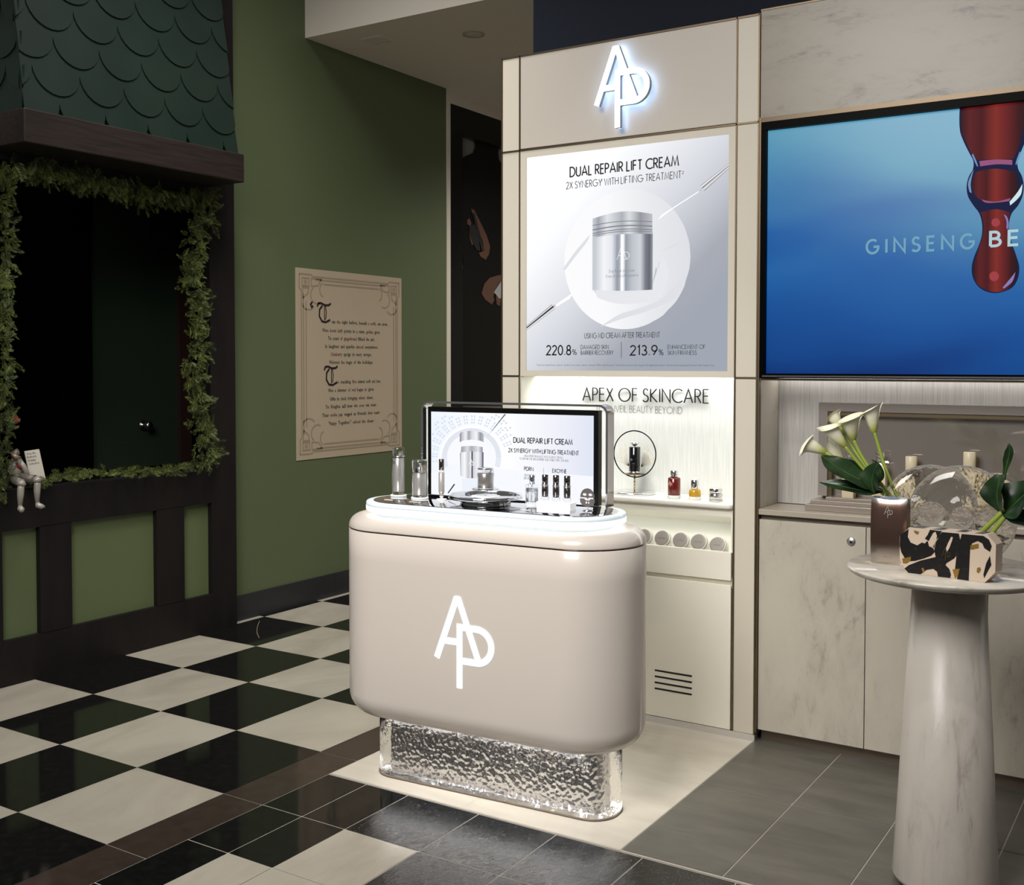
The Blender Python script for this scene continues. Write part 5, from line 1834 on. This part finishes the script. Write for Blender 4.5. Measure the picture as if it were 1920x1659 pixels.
def ring_vase(label, cpx, cpy, Y, R, hole, thick, rz):
    c = atY(Y, cpx, cpy)
    zc = Z1 + R
    t = thing('ring_vase', label, 'vase', (c.x, Y, Z1), rz, 'bubbled glass ring vases')
    prof = []
    mid = (R + hole) / 2
    hw_ = (R - hole) / 2
    for k in range(28):
        a = 2 * pi * k / 28
        prof.append((mid + hw_ * cos(a), thick / 2 * abs(sin(a)) ** .8 * (1 if sin(a) > 0 else -1)))
    Mx = Matrix.Translation((0, 0, R)) @ Matrix.Rotation(pi / 2, 4, 'X')
    b = B().lathe(prof, n=64, M=Mx, closed=True)
    part('glass_ring', b, vg, t, True)
    return t, c, zc


t1, c1, zc1 = ring_vase('rear bubbled clear glass ring vase holding the calla lilies', 1744, 975, 3.44, .140, .028, .062, rad(20))
t2, c2, zc2 = ring_vase('front bubbled clear glass ring vase behind the octagonal gift box', 1803, 992, 3.33, .146, .026, .062, rad(8))
ob_ = mat('vase_rim_glass', (1, 1, 1), .02, trans=1, ior=1.3)

# calla lilies
petal = noise_col(mat('cream_petal', srgb(232, 226, 196), .45), srgb(228, 222, 190), srgb(238, 233, 206), 8, 3)
nt, N, L, b_ = nodes(petal)
b_.inputs['Subsurface Weight'].default_value = .12
b_.inputs['Subsurface Radius'].default_value = (.01, .01, .006)
an = N.new('ShaderNodeAttribute')
an.attribute_name = 'along'
rr = ramp(N, [(0, srgb(150, 166, 58)), (.16, srgb(176, 184, 84)), (.38, srgb(224, 222, 176)), (.6, srgb(240, 236, 212))])
L.new(an.outputs['Fac'], rr.inputs[0])
L.new(rr.outputs[0], b_.inputs['Base Color'])


def bez(pts, n=16):
    pts = [Vector(p) for p in pts]
    out_ = []
    for i in range(n + 1):
        q = pts[:]
        tt = i / n
        while len(q) > 1:
            q = [a.lerp(b, tt) for a, b in zip(q, q[1:])]
        out_.append(q[0])
    return out_


PF = lambda v: .86 * v ** .75 + .14 * v ** 5


def calla(label, basep, mouth, tip, stem, R=.036, roll=0, wob=0):
    """basep, mouth, tip: points in the place; stem: points from the flower down into the vase"""
    t = thing('calla_lily', label, 'flower', stem[-1], 0, 'white calla lilies in the rear vase')
    ax = (mouth - basep)
    L_ = ax.length
    ax.normalize()
    tx = tip - mouth
    tl = (tx - ax * tx.dot(ax))
    ta = tx.dot(ax)
    tdir = tl.normalized() if tl.length > 1e-5 else ax.orthogonal()
    sd = ax.cross(tdir)
    rows, nu, nv = [], 28, 16
    L_ *= 1.3
    rim0 = basep + ax * L_ + tdir * (R * 1.2)
    for j in range(nv + 1):
        v = j / nv
        row = []
        for i in range(nu + 1):
            u = 2 * pi * i / nu
            k = ((1 + cos(u)) / 2)
            r = .0055 + (R - .0055) * PF(v)
            fl_ = max(0, (v - .72) / .28)
            r *= 1 + .20 * fl_ * fl_ + .06 * wob * sin(3 * u + 1) * v
            hgt = L_ * v * (.84 + .16 * k ** .8)
            ov = (i / nu - .5) * .006 * v
            pt = basep + ax * (hgt - .012 * fl_ ** 2 * (1 - k)) + tdir * (r * cos(u)) + sd * (r * sin(u) * .92) + ax * ov
            kk = k ** 3.2 * v ** 5
            pt = pt + (tip - rim0) * kk
            row.append(pt)
        rows.append(row)
    sp_ = part('spathe', B().grid(rows), petal, t)
    at = sp_.data.attributes.new('along', 'FLOAT', 'POINT')
    at.data.foreach_set('value', [j / nv for j in range(nv + 1) for i in range(nu + 1)])
    part('spadix', B().tube([basep + ax * L_ * (.2 + .5 * k / 5) for k in range(6)], [.004, .0045, .0045, .0045, .004, .002], 8), mat('yellow_spadix', srgb(214, 176, 60), .6), t)
    sp = bez([basep + ax * .006] + stem, 18)
    part('stem', B().tube(sp, [.0052] * 19, 10), M['stem'], t)
    return t


YF = 3.42
q = lambda x, y, dy=0: atY(YF + dy, x, y)
foot = lambda k, dy=0: q(1712 + 4 * k, 985 + 4 * k, dy)
calla('lowest calla lily, leaning far left over the dark leaf', q(1549, 849), q(1513, 832, -.02), q(1500, 856, -.03), [q(1580, 866), q(1620, 892), q(1660, 922), foot(0)], .030)
calla('calla lily with long tip pointing left, above the lowest bloom', q(1586, 838, -.02), q(1557, 806, -.04), q(1532, 804, -.05), [q(1604, 862, -.02), q(1630, 895), q(1664, 925), foot(1)], .030)
calla('small upper calla lily behind the one pointing left', q(1577, 802, .03), q(1562, 779, .03), q(1578, 767, .03), [q(1592, 830, .02), q(1622, 884, .01), q(1668, 926), foot(2, .01)], .026)
calla('open calla lily in the middle of the bunch with tip to the right', q(1601, 826, .01), q(1595, 787, -.01), q(1622, 774, -.01), [q(1610, 850, .01), q(1638, 898), q(1672, 926), foot(3)], .034)
calla('tallest calla lily on the single straight stem at right', q(1639.5, 812, .02), q(1634, 772, .01), q(1656, 752, .01), [q(1648, 836, .02), q(1658, 880, .02), q(1671, 922, .01), foot(4)], .030)
calla('drooping calla lily half hidden behind the large dark leaf', q(1583, 871, .05), q(1561, 838, .05), q(1554, 812, .05), [q(1600, 884, .04), q(1630, 902, .03), q(1664, 926, .01), foot(5, .01)], .028)


def leaf(name, label, spine, widths, nrm, group, par_loc, curl=.25, twist=0, m_=None):
    sp = bez(spine, 14)
    rows = []
    n = Vector(nrm).normalized()
    for i, p in enumerate(sp):
        tt = (sp[min(i + 1, 14)] - sp[max(i - 1, 0)]).normalized()
        f_ = i / 14
        nn_ = (Matrix.Rotation(twist * f_, 3, tt) @ n)
        s_ = tt.cross(nn_).normalized()
        up = s_.cross(tt)
        x = f_ * (len(widths) - 1)
        k = min(int(x), len(widths) - 2)
        w = widths[k] + (widths[k + 1] - widths[k]) * (x - k)
        rows.append([p + s_ * w * e + up * (curl * w * (abs(e) ** 1.6) + .16 * w * sin(9 * f_ + 2.2 * e) * abs(e)) for e in (-1, -.75, -.5, -.25, -.04, 0, .04, .25, .5, .75, 1)])
    t = thing(name, label, 'leaf', par_loc, 0, group)
    part('blade', B().grid(rows), m_ or M['leaf'], t)
    part('midrib', B().tube([p + Vector(nrm).normalized() * .0006 for p in sp], [.0018] * 8 + [.001] * 7, 6), M['midrib'], t)
    return t


cn = (-CF.x, -CF.y, .35)
G1 = 'broad leaves under the lilies'
ql = lambda x, y, dy=-.03: atY(YF + dy, x, y)
base_l = q(1668, 925)
leaf('calla_leaf', 'large dark leaf pointing up left under the lowest lily', [ql(1655, 918), ql(1622, 905), ql(1585, 890, -.06), ql(1548, 862, -.05), ql(1541, 853, -.05)], [.004, .034, .04, .03, .002], (-.2, -.6, .75), G1, base_l, .2, .3)
leaf('calla_leaf', 'lower dark leaf with a long narrow tip just above the stepped plinth', [ql(1655, 922), ql(1620, 926), ql(1590, 912, -.06), ql(1555, 906, -.05), ql(1536, 904, -.05)], [.004, .03, .022, .014, .001], (-.1, -.5, .85), G1, base_l, .35, -.5)
leaf('calla_leaf', 'rounded upright dark leaf in front of the bundled stems', [ql(1640, 925, -.06), ql(1632, 905, -.07), ql(1634, 886, -.07), ql(1648, 868, -.07)], [.002, .032, .04, .03, .004], (-.55, -.8, .1), G1, base_l, .25, .1)
leaf('calla_leaf', 'small dark leaf showing at right behind the rounded leaf', [ql(1646, 905, -.01), ql(1656, 893, -.01), ql(1654, 878, -.01), ql(1634, 862, .0)], [.002, .016, .02, .014, .002], (-.5, -.8, .2), G1, base_l, .3)
leaf('calla_leaf', 'small dark leaf seen between the lily stems', [ql(1616, 890, .02), ql(1605, 878, .02), ql(1592, 866, .02), ql(1584, 860, .02)], [.004, .024, .02, .01, .002], (-.3, -.9, .2), G1, base_l, .2)
G2 = 'broad leaves in the front vase'
YG = 3.30
qr = lambda x, y, dy=0: atY(YG + dy, x, y)
base_r = qr(1846, 1003)
leaf('calla_leaf', 'narrow upright leaf rising above the right hand leaves', [qr(1884, 900, .02), qr(1883, 880, .02), qr(1892, 862, .02), qr(1897, 845, .02), qr(1891, 831, .02)], [.007, .006, .012, .013, .001], (-.5, -.8, .1), G2, base_r, .5, .6)
leaf('calla_leaf', 'dark leaf with folded top left of the right hand bunch', [qr(1880, 963), qr(1866, 940, -.01), qr(1868, 915, -.02), qr(1878, 890, 0)], [.006, .03, .046, .042, .012], (-.75, -.6, .15), G2, base_r, .4, .25)
leaf('calla_leaf', 'large dark leaf at the right edge above the glass vase', [qr(1880, 963), qr(1902, 950, -.02), qr(1920, 926, -.02), qr(1950, 900, 0)], [.004, .05, .06, .05, .01], (-.35, -.75, .5), G2, base_r, .35, -.3)
leaf('calla_leaf', 'low drooping leaf at the right edge beside the glass vase', [qr(1880, 966), qr(1904, 968, -.01), qr(1930, 976, -.02), qr(1960, 990, -.02)], [.002, .022, .03, .03, .01], (-.1, -.6, .8), G2, base_r, .2, 0)
for k, (xa, ya, xm, ym, xb, yb, lb_) in enumerate(((1884, 955, 1864, 975, 1836, 1001, 'upper thick green leaf stalk slanting into the front vase'), (1890, 962, 1870, 985, 1850, 1012, 'lower thick green leaf stalk slanting into the front vase'))):
    single('leaf_stalk', B().tube(bez([qr(xa, ya, .005), qr(xm, ym, .0), qr(xb, yb, .01)], 10), .0068, 10), M['stem'], lb_, 'stem', qr(xb, yb, .01), group='leaf stalks in the front vase')

# ------------------------------------------------------------------ wooden knight puppet on the window sill
XD = XF + .04
d_ = lambda x, y, dx=0: atX(XD + dx, x, y)
steelp = mat('grey_painted_wood', srgb(160, 154, 145), .4, .2)
steeld = mat('dark_grey_wood', srgb(104, 97, 90), .4, .2)
t = thing('puppet', 'small grey jointed knight puppet sitting on the dark window sill', 'puppet', d_(30, 905))
part('torso', B().tube([d_(30, 893, .0), d_(28, 878, .0), d_(29, 866, .0), d_(31, 858, .0)], [.028, .03, .026, .012], 14), steelp, t)
part('red_sash', B().tube([d_(31, 868, .03), d_(36, 876, .03), d_(39, 882, .02)], [.006, .008, .004], 8), mat('red_cloth', srgb(128, 26, 30), .6), t)
part('helmet', B().tube([d_(24, 858, .02), d_(27, 853, .03), d_(32, 848, .03), d_(35, 852, .03)], [.008, .02, .018, .008], 12), steeld, t)
part('visor', B().tube([d_(23, 851, .04), d_(30, 857, .05), d_(39, 857, .05)], [.006, .012, .003], 10), mat('copper_visor', srgb(150, 122, 104), .4, .3), t)
part('arm', B().tube([d_(37, 862, .01), d_(43, 872, .03), d_(50, 886, .03), d_(53, 892, .03)], [.008, .012, .012, .006], 12), steelp, t)
for nm, pts in (('a', ((22, 896, 0), (30, 901, .05), (39, 905, .09))), ('b', ((34, 890, 0), (50, 897, .05), (66, 898, .09)))):
    part('thigh', B().tube([d_(*p) for p in pts], [.016, .02, .019], 14), steeld, t)
for pts in (((39.5, 901, .09), (40, 908, .1), (39, 915, .1), (37.5, 950, .1)), ((68, 895, .09), (70, 901, .1), (70, 908, .1), (70, 945, .1))):
    part('knee', B().tube([d_(*pts[0]), d_(*pts[1]), d_(pts[2][0], pts[2][1] - 4, .1)], [.014, .021, .016], 14), steelp, t)
    part('shin', B().tube([d_(*pts[1]), d_(*pts[2]), d_(pts[2][0] - .5, pts[2][1] + 12, .1), d_(*pts[3])], [.013, .0155, .015, .009], 14), steelp, t)
for pts in (((38, 948, .1), (38, 953, .105), (42, 956.5, .12), (45, 957, .125)), ((70, 942, .1), (71, 947, .105), (78, 949.5, .12), (84, 950, .125))):
    part('shoe', B().tube([d_(*p) for p in pts], [.009, .014, .013, .005], 12), steelp, t)
# sign card beside the puppet
XS = XF + .03
cc = [atX(XS, 46.5, 846), atX(XS, 73.5, 842), atX(XS, 86, 899), atX(XS, 58, 904)]
t = thing('sign_card', 'white sign card with small print leaning beside the puppet', 'sign', (XS, (cc[2].y + cc[3].y) / 2, .9))
part('card', B().prism([cc[0], cc[1], cc[2], cc[3]], (-.006, 0, 0)), mat('white_card', srgb(214, 208, 196), .5), t)
O_ = atX(XS + .001, 50, 852)
dirx = (cc[1] - cc[0]).normalized()
dirz = (cc[0] - cc[3]).normalized()
for k, tx in enumerate(('Shop the', 'Burberry', 'Holiday', 'Collection')):
    b = B()
    o2 = O_ - dirz * (.0165 * k)
    type_line(b, tx, 0, (.046, .048, .041, .055)[k], -.002, .011, lambda x, z, d=0: o2 + dirx * x + dirz * z)
    part('lettering', b, mat('dark_print', srgb(60, 58, 66), .6), t)
